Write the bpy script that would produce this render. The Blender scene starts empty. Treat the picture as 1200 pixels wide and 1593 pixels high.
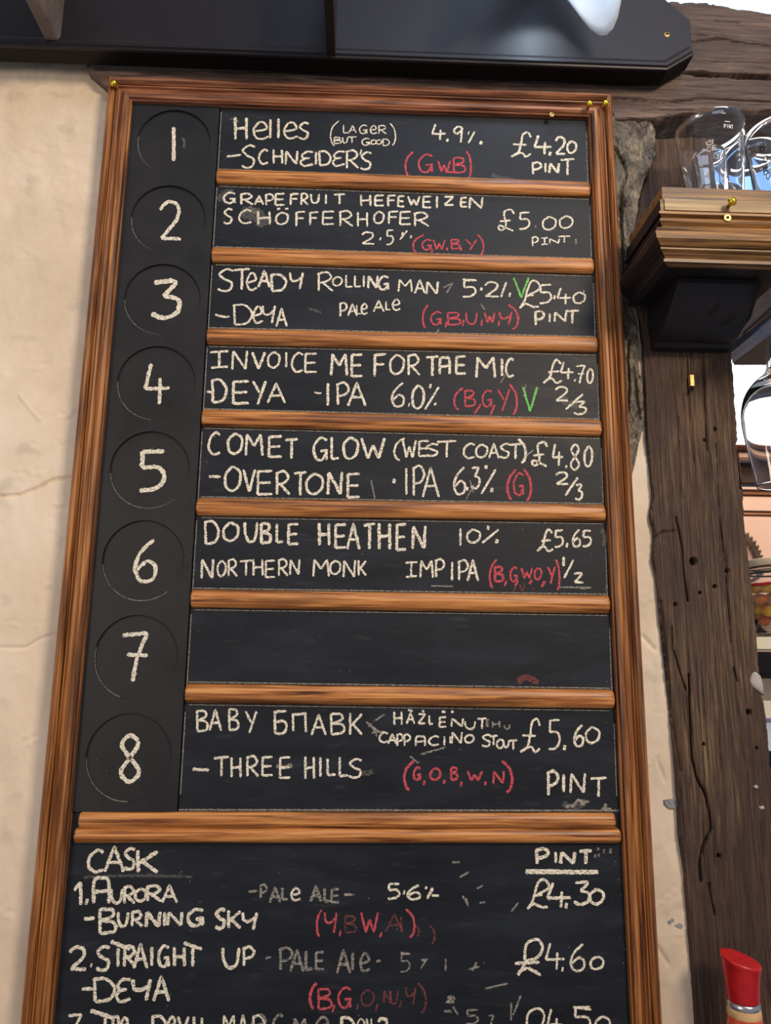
import bpy, bmesh, math, random
from mathutils import Vector, noise
random.seed(7)
sc = bpy.context.scene
COL = sc.collection
# ---------------------------------------------------------------- camera
CAM = (0.00396, -0.88817, -0.15136)
PAN, TILT, ROLL = 0.0368063, 0.1922525, 0.0105589
F = 1150.0
cd = bpy.data.cameras.new('camera'); cam = bpy.data.objects.new('camera', cd); COL.objects.link(cam)
cp, sp, ct, st, cr, sr = math.cos(PAN), math.sin(PAN), math.cos(TILT), math.sin(TILT), math.cos(ROLL), math.sin(ROLL)
def _rays(xx, uu, d=1.0):
    x = cr*xx - sr*uu; u = sr*xx + cr*uu
    y = ct*d - st*u; z = st*d + ct*u
    return Vector((cp*x + sp*y, -sp*x + cp*y, z))
from mathutils import Matrix
ax, ay, az = _rays(1, 0, 0), _rays(0, 1, 0), -_rays(0, 0, 1)
cam.matrix_world = Matrix(((ax.x, ay.x, az.x, CAM[0]), (ax.y, ay.y, az.y, CAM[1]), (ax.z, ay.z, az.z, CAM[2]), (0, 0, 0, 1)))
cd.sensor_fit = 'VERTICAL'; cd.sensor_height = 36.0; cd.lens = F/1593*36
cd.clip_start = 0.01; cd.clip_end = 50
cd.dof.use_dof = True; cd.dof.focus_distance = 0.93; cd.dof.aperture_fstop = 7.5
sc.camera = cam
def P(px, py, y=0.0):
    """world point on the vertical plane at depth y seen at photo pixel px, py"""
    r = _rays((px-600)/F, (796.5-py)/F); t = (y-CAM[1])/r.y
    return Vector((CAM[0]+r.x*t, y, CAM[2]+r.z*t))
def PZ(px, py, z):
    r = _rays((px-600)/F, (796.5-py)/F); t = (z-CAM[2])/r.z
    return Vector((CAM[0]+r.x*t, CAM[1]+r.y*t, z))
# ---------------------------------------------------------------- world, lights, exposure
w = bpy.data.worlds.new('world'); sc.world = w; w.use_nodes = True
w.node_tree.nodes['Background'].inputs[0].default_value = (0.62, 0.66, 0.78, 1)
w.node_tree.nodes['Background'].inputs[1].default_value = 0.38
def area(name, loc, target, sx, sy, power, color):
    ld = bpy.data.lights.new(name, 'AREA'); ld.shape = 'RECTANGLE'; ld.size = sx; ld.size_y = sy
    ld.energy = power; ld.color = color
    o = bpy.data.objects.new(name, ld); COL.objects.link(o); o.location = loc
    o.rotation_euler = (Vector(target)-Vector(loc)).to_track_quat('-Z', 'Y').to_euler(); return o
area('warm_room_light', (1.0, -1.75, 0.95), (0, 0, 0), 0.42, 0.42, 34, (1.0, 0.79, 0.57))
area('daylight_window_light', (0.65, -2.1, 2.35), (0.1, 0, 0.4), 1.5, 0.9, 21, (0.62, 0.76, 1.0))
area('back_room_fill', (1.25, 0.25, 0.75), (0.75, 0.9, 0.0), 0.3, 0.3, 9, (1.0, 0.86, 0.7))  # added fill, brightens the dim jar and dresser behind the post
area('warm_lower_light', (-1.5, -1.6, 0.1), (0, 0, -0.3), 0.7, 0.7, 13, (1.0, 0.80, 0.62))
sc.view_settings.view_transform = 'Standard'; sc.view_settings.look = 'None'
sc.view_settings.gamma = 1.0; sc.view_settings.use_curve_mapping = False
sc.view_settings.exposure = 0.0
# ---------------------------------------------------------------- helpers
def lin(c):
    return tuple(((v/255)/12.92 if v/255 <= 0.04045 else ((v/255+0.055)/1.055)**2.4) for v in c) + (1.0,)
def mat(name, rgb, rough=0.6, metal=0.0, spec=0.5, trans=0.0, ior=1.45, coat=0.0, emit=None, estr=1.0, alpha=1.0):
    m = bpy.data.materials.new(name); m.use_nodes = True
    b = m.node_tree.nodes['Principled BSDF']
    b.inputs['Base Color'].default_value = lin(rgb); b.inputs['Roughness'].default_value = rough
    b.inputs['Metallic'].default_value = metal; b.inputs['Specular IOR Level'].default_value = spec
    b.inputs['Transmission Weight'].default_value = trans; b.inputs['IOR'].default_value = ior
    b.inputs['Coat Weight'].default_value = coat; b.inputs['Coat Roughness'].default_value = 0.15
    if emit: b.inputs['Emission Color'].default_value = lin(emit); b.inputs['Emission Strength'].default_value = estr
    return m
def texture(m, cols, scale=(10, 10, 10), nscale=1.0, detail=6, dist=0.0, bump=0.2, bdist=0.002, rough=None, second=None, coord='Object', pos=None, bumpscale=None):
    """noise-driven colour ramp and bump; cols = list of rgb"""
    nt = m.node_tree; N = nt.nodes; L = nt.links; b = N['Principled BSDF']
    tc = N.new('ShaderNodeTexCoord'); mp = N.new('ShaderNodeMapping'); mp.inputs['Scale'].default_value = scale
    L.new(tc.outputs[coord], mp.inputs[0])
    n = N.new('ShaderNodeTexNoise'); n.inputs['Scale'].default_value = nscale; n.inputs['Detail'].default_value = detail
    n.inputs['Roughness'].default_value = 0.62; n.inputs['Distortion'].default_value = dist
    L.new(mp.outputs[0], n.inputs['Vector'])
    r = N.new('ShaderNodeValToRGB'); e = r.color_ramp.elements
    k = len(cols)
    pos = pos or [0.3+0.4*i/(k-1) for i in range(k)]
    e[0].position = pos[0]; e[0].color = lin(cols[0]); e[1].position = pos[-1]; e[1].color = lin(cols[-1])
    for i in range(1, k-1):
        q = e.new(pos[i]); q.color = lin(cols[i])
    L.new(n.outputs['Fac'], r.inputs[0]); out = r.outputs[0]
    if second:
        rgb, sc2, lo, hi, amt = second
        mp2 = N.new('ShaderNodeMapping'); mp2.inputs['Scale'].default_value = sc2; L.new(tc.outputs[coord], mp2.inputs[0])
        n2 = N.new('ShaderNodeTexNoise'); n2.inputs['Scale'].default_value = 1; n2.inputs['Detail'].default_value = 5
        L.new(mp2.outputs[0], n2.inputs['Vector'])
        mr = N.new('ShaderNodeMapRange'); mr.inputs[1].default_value = lo; mr.inputs[2].default_value = hi; mr.inputs[4].default_value = amt
        L.new(n2.outputs['Fac'], mr.inputs[0])
        mx = N.new('ShaderNodeMix'); mx.data_type = 'RGBA'; L.new(mr.outputs[0], mx.inputs[0]); L.new(out, mx.inputs[6]); mx.inputs[7].default_value = lin(rgb)
        out = mx.outputs[2]
    L.new(out, b.inputs['Base Color'])
    if bump:
        bn = n
        if bumpscale:
            mp3 = N.new('ShaderNodeMapping'); mp3.inputs['Scale'].default_value = bumpscale; L.new(tc.outputs[coord], mp3.inputs[0])
            bn = N.new('ShaderNodeTexNoise'); bn.inputs['Scale'].default_value = 1; bn.inputs['Detail'].default_value = 6
            L.new(mp3.outputs[0], bn.inputs['Vector'])
        bp = N.new('ShaderNodeBump'); bp.inputs['Strength'].default_value = bump; bp.inputs['Distance'].default_value = bdist
        L.new(bn.outputs['Fac'], bp.inputs['Height']); L.new(bp.outputs[0], b.inputs['Normal'])
    if rough:
        mr = N.new('ShaderNodeMapRange'); mr.inputs[1].default_value = 0.3; mr.inputs[2].default_value = 0.7
        mr.inputs[3].default_value = rough[0]; mr.inputs[4].default_value = rough[1]
        L.new(n.outputs['Fac'], mr.inputs[0]); L.new(mr.outputs[0], b.inputs['Roughness'])
    return m
M = {}
WOOD = [(52, 27, 14), (104, 60, 31), (142, 88, 46), (166, 108, 60)]
WP = [0.33, 0.44, 0.54, 0.66]
def wood(name, axis, cols=WOOD, sp=0.5, r=(0.3, 0.5), fine=260):
    s = [fine, fine, fine]; s['xyz'.index(axis)] = 7
    s2 = [60, 60, 60]; s2['xyz'.index(axis)] = 5
    m = mat(name, cols[1], 0.4, spec=sp)
    return texture(m, cols, tuple(s), 1.0, 5, 0.6, 0.15, 0.0006, r, second=(cols[0], tuple(s2), 0.5, 0.68, 0.75), pos=WP)
M['wood_x'] = wood('stained_pine_across', 'x', [(76, 40, 18), (150, 93, 45), (186, 124, 66), (210, 152, 92)])
M['wood_z'] = wood('stained_pine_upright', 'z', [(50, 27, 15), (112, 66, 33), (154, 98, 50), (184, 128, 72)])
M['rail'] = wood('dark_stained_rail', 'x', [(58, 32, 22), (120, 74, 50), (158, 103, 72), (184, 130, 94)])
M['bright_x'] = wood('shelf_moulding_wood', 'x', [(48, 30, 16), (112, 78, 42), (146, 106, 60), (170, 128, 78)])
M['pale_x'] = wood('pale_fascia_wood', 'x', [(112, 88, 56), (150, 124, 84), (168, 142, 98), (182, 156, 112)])
M['slate'] = texture(mat('slate_paint', (38, 40, 44), 0.5, spec=0.28), [(21, 24, 30), (27, 31, 38), (36, 41, 50)], (7, 7, 34), 1, 6, 0.3, 0.12, 0.0004, (0.44, 0.6),
                     second=(( 84, 84, 84), (26, 26, 130), 0.60, 0.82, 0.28), bumpscale=(90, 90, 500))
M['plate'] = texture(mat('black_plate_paint', (30, 30, 32), 0.48, spec=0.4), [(25, 25, 27), (31, 31, 33), (36, 36, 38)], (12, 12, 12), 1, 5, 0.1, 0.08, 0.0003, (0.42, 0.55),
                     second=((120, 118, 112), (70, 70, 70), 0.76, 0.86, 0.35), bumpscale=(300, 300, 300))
M['plaster'] = texture(mat('limewash_plaster', (208, 190, 168), 0.75, spec=0.25), [(205, 188, 165), (221, 204, 181), (231, 217, 197)], (6, 6, 5), 1, 8, 0.4, 0.30, 0.003, None,
                       second=((158, 146, 130), (17, 17, 26), 0.60, 0.78, 0.55), bumpscale=(42, 42, 20))
M['beam'] = texture(mat('old_beam_oak', (80, 64, 58), 0.6, spec=0.4), [(36, 28, 27), (74, 59, 54), (102, 85, 78), (130, 111, 101)], (11, 90, 190), 1, 9, 0.9, 0.75, 0.0025, (0.45, 0.7),
                    second=((62, 50, 48), (4, 30, 16), 0.42, 0.62, 0.7), bumpscale=(22, 100, 330))
M['post'] = texture(mat('old_post_oak', (84, 66, 52), 0.65, spec=0.35), [(28, 21, 18), (70, 54, 45), (102, 81, 63), (142, 117, 90)], (300, 90, 11), 1, 9, 1.0, 1.0, 0.0045, (0.5, 0.75),
                    second=((62, 48, 45), (9, 9, 3.2), 0.40, 0.60, 0.70), bumpscale=(480, 80, 26))
M['rough_post'] = texture(mat('tarred_rough_timber', (72, 62, 50), 0.38, spec=0.7), [(32, 26, 23), (72, 62, 51), (108, 97, 78), (150, 140, 114)], (70, 60, 40), 1, 9, 1.2, 1.0, 0.005, (0.24, 0.42),
                          bumpscale=(230, 200, 120))
M['brown_timber'] = texture(mat('brown_timber', (96, 76, 62), 0.6), [(62, 46, 38), (98, 76, 60), (120, 96, 78)], (60, 40, 14), 1, 8, 0.9, 0.6, 0.003, None)
M['black'] = texture(mat('black_gloss_paint', (24, 22, 26), 0.38, spec=0.38), [(24, 21, 25), (33, 29, 33)], (8, 8, 8), 1, 6, 0.2, 0.06, 0.0006, (0.36, 0.46))
M['batten'] = texture(mat('grey_lit_batten', (110, 98, 94), 0.6), [(84, 74, 72), (116, 104, 100)], (30, 30, 30), 1, 6, 0, 0.2, 0.001)  # paler than the black fin: the light on it is put into the colour
M['brass'] = texture(mat('polished_brass', (214, 176, 44), 0.25, metal=0.9), [(206, 164, 40), (232, 200, 70)], (300, 300, 300), 1, 2, 0, 0)
M['screw'] = texture(mat('yellow_screw', (206, 178, 110), 0.4, metal=0.6), [(190, 160, 96), (220, 194, 130)], (300, 300, 300), 1, 2, 0, 0)
M['steel'] = texture(mat('bright_steel', (190, 190, 196), 0.25, metal=0.9), [(180, 180, 186), (205, 205, 210)], (200, 200, 200), 1, 2, 0, 0)
M['hole'] = texture(mat('nail_and_hole_shade', (14, 11, 10), 0.9), [(10, 8, 8), (20, 16, 14)], (80, 80, 80), 1, 2, 0, 0)  # near-black: dark nail, and painted shade for screw slots and corbel holes
def chalk(name, rgb, op, hi=1.0):
    m = mat(name, rgb, 0.95, spec=0.1); nt = m.node_tree; N = nt.nodes; L = nt.links; b = N['Principled BSDF']
    tc = N.new('ShaderNodeTexCoord'); mp = N.new('ShaderNodeMapping'); mp.inputs['Scale'].default_value = (260, 260, 760); mp.inputs['Rotation'].default_value = (0, 0.18, 0)
    n = N.new('ShaderNodeTexNoise'); n.inputs['Scale'].default_value = 1; n.inputs['Detail'].default_value = 3
    mr = N.new('ShaderNodeMapRange'); mr.inputs[1].default_value = 0.36; mr.inputs[2].default_value = 0.56; mr.inputs[3].default_value = op; mr.inputs[4].default_value = hi
    L.new(tc.outputs['Object'], mp.inputs[0]); L.new(mp.outputs[0], n.inputs['Vector']); L.new(n.outputs['Fac'], mr.inputs[0])
    L.new(mr.outputs[0], b.inputs['Alpha']); return m
M['w'] = chalk('white_chalk', (238, 231, 212), 0.30, 1.0)
M['r'] = chalk('red_chalk', (212, 92, 102), 0.28, 0.9)
M['g'] = chalk('green_chalk', (124, 208, 112), 0.4, 0.95)
M['f'] = chalk('faint_white_chalk', (200, 194, 182), 0.02, 0.50)
M['q'] = chalk('faint_red_chalk', (176, 96, 92), 0.0, 0.42)
M['s'] = chalk('chalk_smudge', (190, 184, 174), 0.0, 0.17)
M['e'] = chalk('chalk_dust_edge', (190, 184, 172), 0.12, 0.50)
def clear_glass(name, tint=(255, 255, 255)):
    m = mat(name, tint, 0.0, trans=1.0, ior=1.45)
    n = m.node_tree.nodes.new('ShaderNodeTexNoise'); n.inputs['Scale'].default_value = 40
    mr = m.node_tree.nodes.new('ShaderNodeMapRange'); mr.inputs[3].default_value = 0.0; mr.inputs[4].default_value = 0.04
    m.node_tree.links.new(n.outputs['Fac'], mr.inputs[0]); m.node_tree.links.new(mr.outputs[0], m.node_tree.nodes['Principled BSDF'].inputs['Roughness'])
    return m
M['glass'] = clear_glass('clear_glass')
def setp(o, label=None, cat=None, group=None, kind=None):
    if label: o['label'] = label
    if cat: o['category'] = cat
    if group: o['group'] = group
    if kind: o['kind'] = kind
    return o
def mk(name, vs, fs, m, parent=None, smooth=False):
    org = Vector((0, 0, 0)); p = parent
    while p: org += p.location; p = p.parent
    me = bpy.data.meshes.new(name); me.from_pydata([tuple(Vector(v)-org) for v in vs], [], fs)
    me.materials.append(m); me.validate(); me.update()
    if len(fs) < 60000:
        bm = bmesh.new(); bm.from_mesh(me); bmesh.ops.recalc_face_normals(bm, faces=bm.faces); bm.to_mesh(me); bm.free()
    if smooth:
        for f in me.polygons: f.use_smooth = True
    o = bpy.data.objects.new(name, me); COL.objects.link(o)
    if parent: o.parent = parent
    return o
def empty(name, loc, label, cat, group=None):
    o = bpy.data.objects.new(name, None); COL.objects.link(o); o.location = loc; o.empty_display_size = 0.02
    return setp(o, label, cat, group)
class MB:
    def __init__(s): s.v = []; s.f = []
    def add(s, vs, fs):
        n = len(s.v); s.v += [tuple(v) for v in vs]; s.f += [tuple(i+n for i in f) for f in fs]; return s
    def box(s, a, b):
        x0, y0, z0 = a; x1, y1, z1 = b
        return s.add([(x0,y0,z0),(x1,y0,z0),(x1,y1,z0),(x0,y1,z0),(x0,y0,z1),(x1,y0,z1),(x1,y1,z1),(x0,y1,z1)],
                     [(0,3,2,1),(4,5,6,7),(0,1,5,4),(1,2,6,5),(2,3,7,6),(3,0,4,7)])
    def lathe(s, prof, c, n=40, closed=False):
        k = len(prof); vs = []
        for i in range(n):
            a = 2*math.pi*i/n
            for r, z in prof: vs.append((c[0]+r*math.cos(a), c[1]+r*math.sin(a), c[2]+z))
        fs = [(i*k+j, ((i+1) % n)*k+j, ((i+1) % n)*k+j+1, i*k+j+1) for i in range(n) for j in range(k-1)]
        if closed: fs += [(i*k+k-1, ((i+1) % n)*k+k-1, ((i+1) % n)*k, i*k) for i in range(n)]
        return s.add(vs, fs)
    def tube(s, pts, r, n=10):
        pts = [Vector(p) for p in pts]; k = len(pts); vs = []
        for i, p in enumerate(pts):
            d = (pts[min(i+1, k-1)]-pts[max(i-1, 0)]).normalized(); u = d.orthogonal().normalized(); v = d.cross(u)
            rr = r[i] if isinstance(r, (list, tuple)) else r
            for j in range(n):
                a = 2*math.pi*j/n; vs.append(p+rr*(math.cos(a)*u+math.sin(a)*v))
        fs = [(i*n+j, i*n+(j+1) % n, (i+1)*n+(j+1) % n, (i+1)*n+j) for i in range(k-1) for j in range(n)]
        fs += [tuple(range(n-1, -1, -1)), tuple((k-1)*n+j for j in range(n))]
        return s.add(vs, fs)
    def prism(s, poly, d):
        """poly = list of points, extruded by vector d"""
        n = len(poly); d = Vector(d); a = [Vector(p) for p in poly]
        return s.add(a+[p+d for p in a], [tuple(range(n)), tuple(range(2*n-1, n-1, -1))]+[(i, i+n, (i+1) % n+n, (i+1) % n) for i in range(n)])
    def build(s, name, m, parent=None, smooth=False): return mk(name, s.v, s.f, m, parent, smooth)
def dome(mb, c, r, n=14, flat=0.7):
    c = Vector(c); vs = []; k = 6
    for j in range(k+1):
        t = math.pi/2*j/k
        for i in range(n):
            a = 2*math.pi*i/n; vs.append((c.x+r*math.cos(t)*math.cos(a), c.y-r*flat*math.sin(t), c.z+r*math.cos(t)*math.sin(a)))
    return mb.add(vs, [(j*n+i, j*n+(i+1) % n, (j+1)*n+(i+1) % n, (j+1)*n+i) for j in range(k) for i in range(n)])
def lerp_poly(pl, t):
    """point on a pixel polyline whose parameter is the pixel y"""
    if t <= pl[0][1]: return pl[0][0]
    for a, b in zip(pl, pl[1:]):
        if t <= b[1]: return a[0]+(b[0]-a[0])*(t-a[1])/(b[1]-a[1])
    return pl[-1][0]
def seg_d(p, a, b):
    ax_, ay_ = b[0]-a[0], b[1]-a[1]; L2 = ax_*ax_+ay_*ay_ or 1e-9
    t = max(0, min(1, ((p[0]-a[0])*ax_+(p[1]-a[1])*ay_)/L2))
    return math.hypot(p[0]-a[0]-t*ax_, p[1]-a[1]-t*ay_)
# ================================================================ structure
def timber(name, left, right, y0, y1, yf, depth, m, nx=60, ny=200, amp=0.003, fr=(30, 30, 6), cracks=(), holes=(), wob=0.45, horiz=False):
    """upright (or horizontal) timber whose outline is given at its own face plane y=yf, rough front face, sides going back"""
    vs = []; fs = []; cols = nx+5
    cr_ = [[(P(a, b, yf).x, P(a, b, yf).z) for a, b in c[0]] + [c[1], c[2]] for c in cracks]
    ho = [(P(a, b, yf).x, P(a, b, yf).z, r) for a, b, r in holes]
    for j in range(ny+1):
        t = y0+(y1-y0)*j/ny
        if not horiz:
            l = lerp_poly(left, t)+wob*noise.noise((t*0.07, 3.1, 0))*2; r = lerp_poly(right, t)+wob*noise.noise((t*0.06, 9.1, 0))*2
            A, B = P(l, t, yf), P(r, t, yf)
        else:
            sw = lambda pl: [(b, a) for a, b in pl]
            l = lerp_poly(sw(left), t)+wob*noise.noise((t*0.05, 3.1, 0))*3; r = lerp_poly(sw(right), t)+wob*noise.noise((t*0.045, 9.1, 0))*3
            A, B = P(t, l, yf), P(t, r, yf)
        row = []
        for i in range(nx+1):
            s = i/nx; q = A.lerp(B, s)
            n = noise.fractal((q.x*fr[0], 1.7, q.z*fr[2]), 0.9, 2.1, 5)
            e = min(s, 1-s)*nx; dy = amp*(-n) + (0.0022*(1-e/2)**2*(0.4+noise.noise((t*0.09, i*0.01, 4))**2*6) if e < 2 else 0)
            for c in cr_:
                dmin = min(seg_d((q.x, q.z), a, b) for a, b in zip(c[:-2], c[1:-2])) if True else 0
                if dmin < c[-2]*3: dy += c[-1]*math.exp(-(dmin/c[-2])**2)
            for hx, hz, hr in ho:
                d = math.hypot(q.x-hx, q.z-hz)
                if d < hr*1.3: dy += 0.012*max(0, min(1, (hr*1.25-d)/(hr*0.3)))
            row.append(Vector((q.x, yf+dy, q.z)))
        off = Vector((0, depth, 0))
        row = [row[0]+off, row[0]+off*0.3] + row + [row[-1]+off*0.3, row[-1]+off]
        vs += row
    k = nx+5
    for j in range(ny):
        for i in range(k-1):
            f = (j*k+i, (j+1)*k+i, (j+1)*k+i+1, j*k+i+1)
            fs.append(f if not horiz else f[::-1])
    fs.append(tuple(range(k))); fs.append(tuple(ny*k+i for i in range(k-1, -1, -1)))
    return mk(name, vs, fs, m, smooth=True)
# plastered wall: a fine uneven sheet behind the board
YW = 0.018
def plaster_wall():
    x0, x1, z0, z1 = -1.15, P(1088, 1593, 0.018).x, -1.05, 1.0
    def steps(stops):
        out = [stops[0][0]]
        for (a_, d_), (b_, _) in zip(stops, stops[1:]):
            n_ = max(1, round((b_-a_)/d_)); out += [a_+(b_-a_)*q/n_ for q in range(1, n_+1)]
        return out
    xs = steps([(x0, 0.03), (-0.56, 0.0016), (-0.325, 0.03), (0.33, 0.0018), (x1, 1)]); zs = steps([(z0, 0.02), (-0.72, 0.0020), (0.62, 0.02), (z1, 1)])
    nx, nz = len(xs)-1, len(zs)-1; vs = []
    crk = [([(0, 772), (30, 770), (62, 757), (72, 750), (85, 745), (110, 743), (150, 746)], 0.0016, 0.006), ([(0, 1008), (40, 1008), (60, 995), (80, 988), (115, 990)], 0.0016, 0.0025),
           ([(30, 615), (50, 640), (62, 652)], 0.002, -0.002), ([(1022, 1180), (1035, 1215)], 0.002, 0.002), ([(1000, 990), (1018, 1010)], 0.0025, 0.003), ([(1022, 1472), (1040, 1500)], 0.002, 0.002)]
    cr_ = [([(P(a, b, YW).x, P(a, b, YW).z) for a, b in c[0]], c[1], c[2]) for c in crk]
    for j in range(nz+1):
        z = zs[j]
        for i in range(nx+1):
            x = xs[i]
            y = YW + 0.0022*noise.fractal((x*9, 5, z*7), 1, 2, 3) + 0.0009*noise.fractal((x*40+z*9, 2, z*22), 0.9, 2, 4)
            if x < -0.3:
                k = max(0, min(1, (z-0.25)/0.3)); y += 0.0020*k*noise.fractal((x*36, 8, z*60), 0.8, 2, 4)
            if x < -0.3 or x > 0.3:
                for pl, wd, dp in cr_:
                    d = min(seg_d((x, z), a, b) for a, b in zip(pl, pl[1:]))
                    if d < wd*3: y += dp*math.exp(-(d/wd)**2)
            if -0.56 < x < -0.33 or x > 0.33:
                t_ = noise.noise((x*26+3, 11, z*38)); y += 0.0016*max(0, t_-0.25)*noise.noise((x*90, 4, z*160))*3 + 0.0012*noise.noise((x*18, 6, z*13))
            vs.append((x, y, z))
    k = nx+1
    fs = [(j*k+i, j*k+i+1, (j+1)*k+i+1, (j+1)*k+i) for j in range(nz) for i in range(nx)]
    # thickness
    n = len(vs); vs += [(x0, YW+0.1, z0), (x1, YW+0.1, z0), (x1, YW+0.1, z1), (x0, YW+0.1, z1)]
    fs += [(n+3, n+2, n+1, n), tuple([nz*k+i for i in range(k)]+[n+2, n+3]), tuple([i for i in range(k-1, -1, -1)]+[n, n+1]), tuple([j*k+nx for j in range(nz+1)][::-1]+[n+1, n+2][::1]), tuple([j*k for j in range(nz+1)]+[n+3, n])]
    o = mk('wall_back', vs, fs, M['plaster'], smooth=True); setp(o, kind='structure')
plaster_wall()
# dark pointing patches and chips on the plaster next to the post
chip = mat('grey_chip', (130, 132, 138), 0.8); texture(chip, [(110, 112, 116), (150, 152, 158)], (200, 200, 200), 1, 3, 0, 0.2)
for nm, pts in (('paint_chip', [(1034, 1245), (1046, 1243), (1055, 1249), (1053, 1258), (1042, 1257), (1035, 1251)]), ('paint_chip', [(1051, 1440), (1058, 1436), (1064, 1440), (1060, 1445)]), ('paint_chip', [(1040, 1434), (1047, 1429), (1050, 1432), (1043, 1438)])):
    b = MB(); b.prism([P(a, c, YW-0.0012) for a, c in pts], (0, 0.003, 0)); o = b.build(nm, chip, bpy.data.objects['wall_back'])
# timbers
o = timber('trim_1', [(135, 96), (150, 110), (1040, 110), (1080, 117), (1200, 125), (1300, 128)], [(135, 108), (172, 140), (300, 165), (960, 186), (1010, 184), (1060, 178), (1140, 170), (1300, 170)], 135, 1300, 0.002, 0.10, M['beam'], 50, 560, 0.0022, (9, 0, 60),
       cracks=[([(955, 152), (1040, 158), (1100, 152), (1200, 158)], 0.0014, 0.006), ([(1000, 172), (1100, 168)], 0.001, 0.005)], horiz=True)
setp(o, kind='structure')
o = timber('trim_2', [(880, -16), (940, -4), (985, 6), (1040, 2), (1100, 4), (1150, 14), (1200, 22), (1300, 20)], [(880, 116), (1080, 109), (1200, 115), (1300, 118)], 880, 1300, 0.000, 0.10, M['beam'], 70, 260, 0.0028, (9, 0, 55),
       cracks=[([(1060, 66), (1120, 60), (1200, 72)], 0.0013, 0.005), ([(1080, 30), (1150, 36)], 0.001, 0.004), ([(1060, 92), (1200, 98)], 0.0012, 0.004)], horiz=True)
setp(o, kind='structure')
o = timber('trim_3', [(925, 175), (930, 400), (955, 640), (968, 770)], [(1012, 175), (1021, 200), (1022, 240), (1012, 262), (1000, 290), (990, 340), (984, 420), (992, 520), (1001, 600), (1006, 650), (995, 690), (984, 738), (984, 770)], 175, 770, 0.004, 0.07, M['rough_post'], 60, 260, 0.006, (34, 0, 18),
       cracks=[([(956, 225), (972, 250), (975, 275), (966, 300), (968, 350), (972, 420)], 0.0016, 0.009), ([(1012, 262), (985, 285), (968, 330)], 0.001, -0.004), ([(978, 530), (980, 600), (978, 640)], 0.0012, 0.008), ([(988, 570), (992, 620), (1000, 650)], 0.0016, 0.006)])
setp(o, kind='structure')
post_l = [(1018, 216), (1016, 250), (998, 300), (988, 360), (983, 420), (998, 500), (1003, 545), (1006, 640), (1010, 700), (1018, 770), (1014, 800), (1020, 830), (1018, 870), (1024, 900), (1030, 960), (1040, 1060), (1050, 1150), (1058, 1250), (1060, 1300), (1068, 1350), (1075, 1450), (1085, 1593), (1092, 1700)]
post_r = [(1112, 216), (1124, 380), (1137, 535), (1143, 600), (1150, 700), (1153, 712), (1156, 760), (1160, 820), (1170, 900), (1178, 980), (1183, 1060), (1186, 1078), (1192, 1100), (1198, 1180), (1206, 1260), (1218, 1400), (1235, 1593), (1245, 1700)]
o = timber('trim_4', post_l, post_r, 216, 1700, 0.009, 0.11, M['post'], 150, 900, 0.0022, (90, 0, 8),
       cracks=[([(1052, 805), (1058, 830), (1062, 850), (1066, 900), (1071, 935)], 0.0008, 0.013), ([(1072, 1050), (1074, 1100), (1078, 1180), (1084, 1208), (1097, 1232), (1105, 1262), (1107, 1290), (1095, 1318), (1090, 1345), (1092, 1372)], 0.0011, 0.015),
               ([(1046, 975), (1048, 1010), (1060, 1050), (1068, 1075)], 0.0007, 0.009), ([(1104, 1375), (1114, 1425)], 0.001, 0.006), ([(1115, 690), (1120, 800), (1130, 880), (1138, 1000)], 0.0006, 0.007),
               ([(1096, 560), (1098, 640), (1100, 700)], 0.001, 0.005), ([(1147, 690), (1150, 712), (1153, 760)], 0.0009, 0.012), ([(1143, 1040), (1148, 1060)], 0.0009, 0.008), ([(1070, 560), (1074, 640), (1080, 720)], 0.0008, 0.003),
               ([(1056, 650), (1060, 780)], 0.0008, 0.003), ([(1018, 838), (1030, 828), (1050, 826)], 0.0012, 0.004), ([(1030, 935), (1036, 1000), (1046, 1100), (1060, 1200)], 0.001, 0.005)],
       holes=[(1080, 873, 0.0042), (1114, 667, 0.002), (1097, 684, 0.0018), (1134, 888, 0.0022), (1113, 912, 0.0022), (1090, 922, 0.0018), (1096, 1158, 0.0018), (1166, 1108, 0.003), (1178, 1164, 0.0016), (1120, 1332, 0.0026), (1052, 940, 0.002)])
setp(o, kind='structure')
# filler blob on the post edge
filler = texture(mat('grey_filler', (168, 164, 160), 0.8), [(146, 142, 140), (182, 178, 172)], (120, 120, 120), 1, 5, 0, 0.4)
def blob(name, pts, y, d, m, parent):
    c = P(sum(p[0] for p in pts)/len(pts), sum(p[1] for p in pts)/len(pts), y-d); ring = [P(a, b, y) for a, b in pts]; n = len(ring)
    mid = [r.lerp(c, 0.3)+Vector((0, -d*0.5, 0)) for r in ring]; back = [r+Vector((0, 0.006, 0)) for r in ring]
    vs = back+ring+mid+[c]; fs = [(k*n+i, k*n+(i+1) % n, (k+1)*n+(i+1) % n, (k+1)*n+i) for k in range(2) for i in range(n)]+[(2*n+i, 2*n+(i+1) % n, 3*n) for i in range(n)]
    return mk(name, vs, fs, m, parent, True)
TP = bpy.data.objects['trim_4']
blob('filler_patch', [(1170, 1048), (1176, 1045), (1184, 1052), (1187, 1064), (1190, 1082), (1180, 1075), (1171, 1068), (1167, 1058)], 0.008, 0.002, filler, TP)
blob('filler_patch', [(1181, 1255), (1188, 1253), (1191, 1258), (1184, 1260)], 0.008, 0.001, filler, TP)
blob('filler_patch', [(1173, 1224), (1178, 1221), (1181, 1226), (1176, 1227)], 0.008, 0.001, filler, TP)
# brass clip and nail on the post
b = MB(); a, c = P(1074, 583, 0.003), P(1081, 600, 0.003); b.box((a.x, 0.003, c.z), (c.x, 0.009, a.z)); bc = b.build('brass_clip', M['screw'], TP)
b = MB(); b.tube([P(1077, 604, 0.009), P(1077, 606, 0.0)], 0.0022); b.build('nail', M['hole'], TP)
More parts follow.
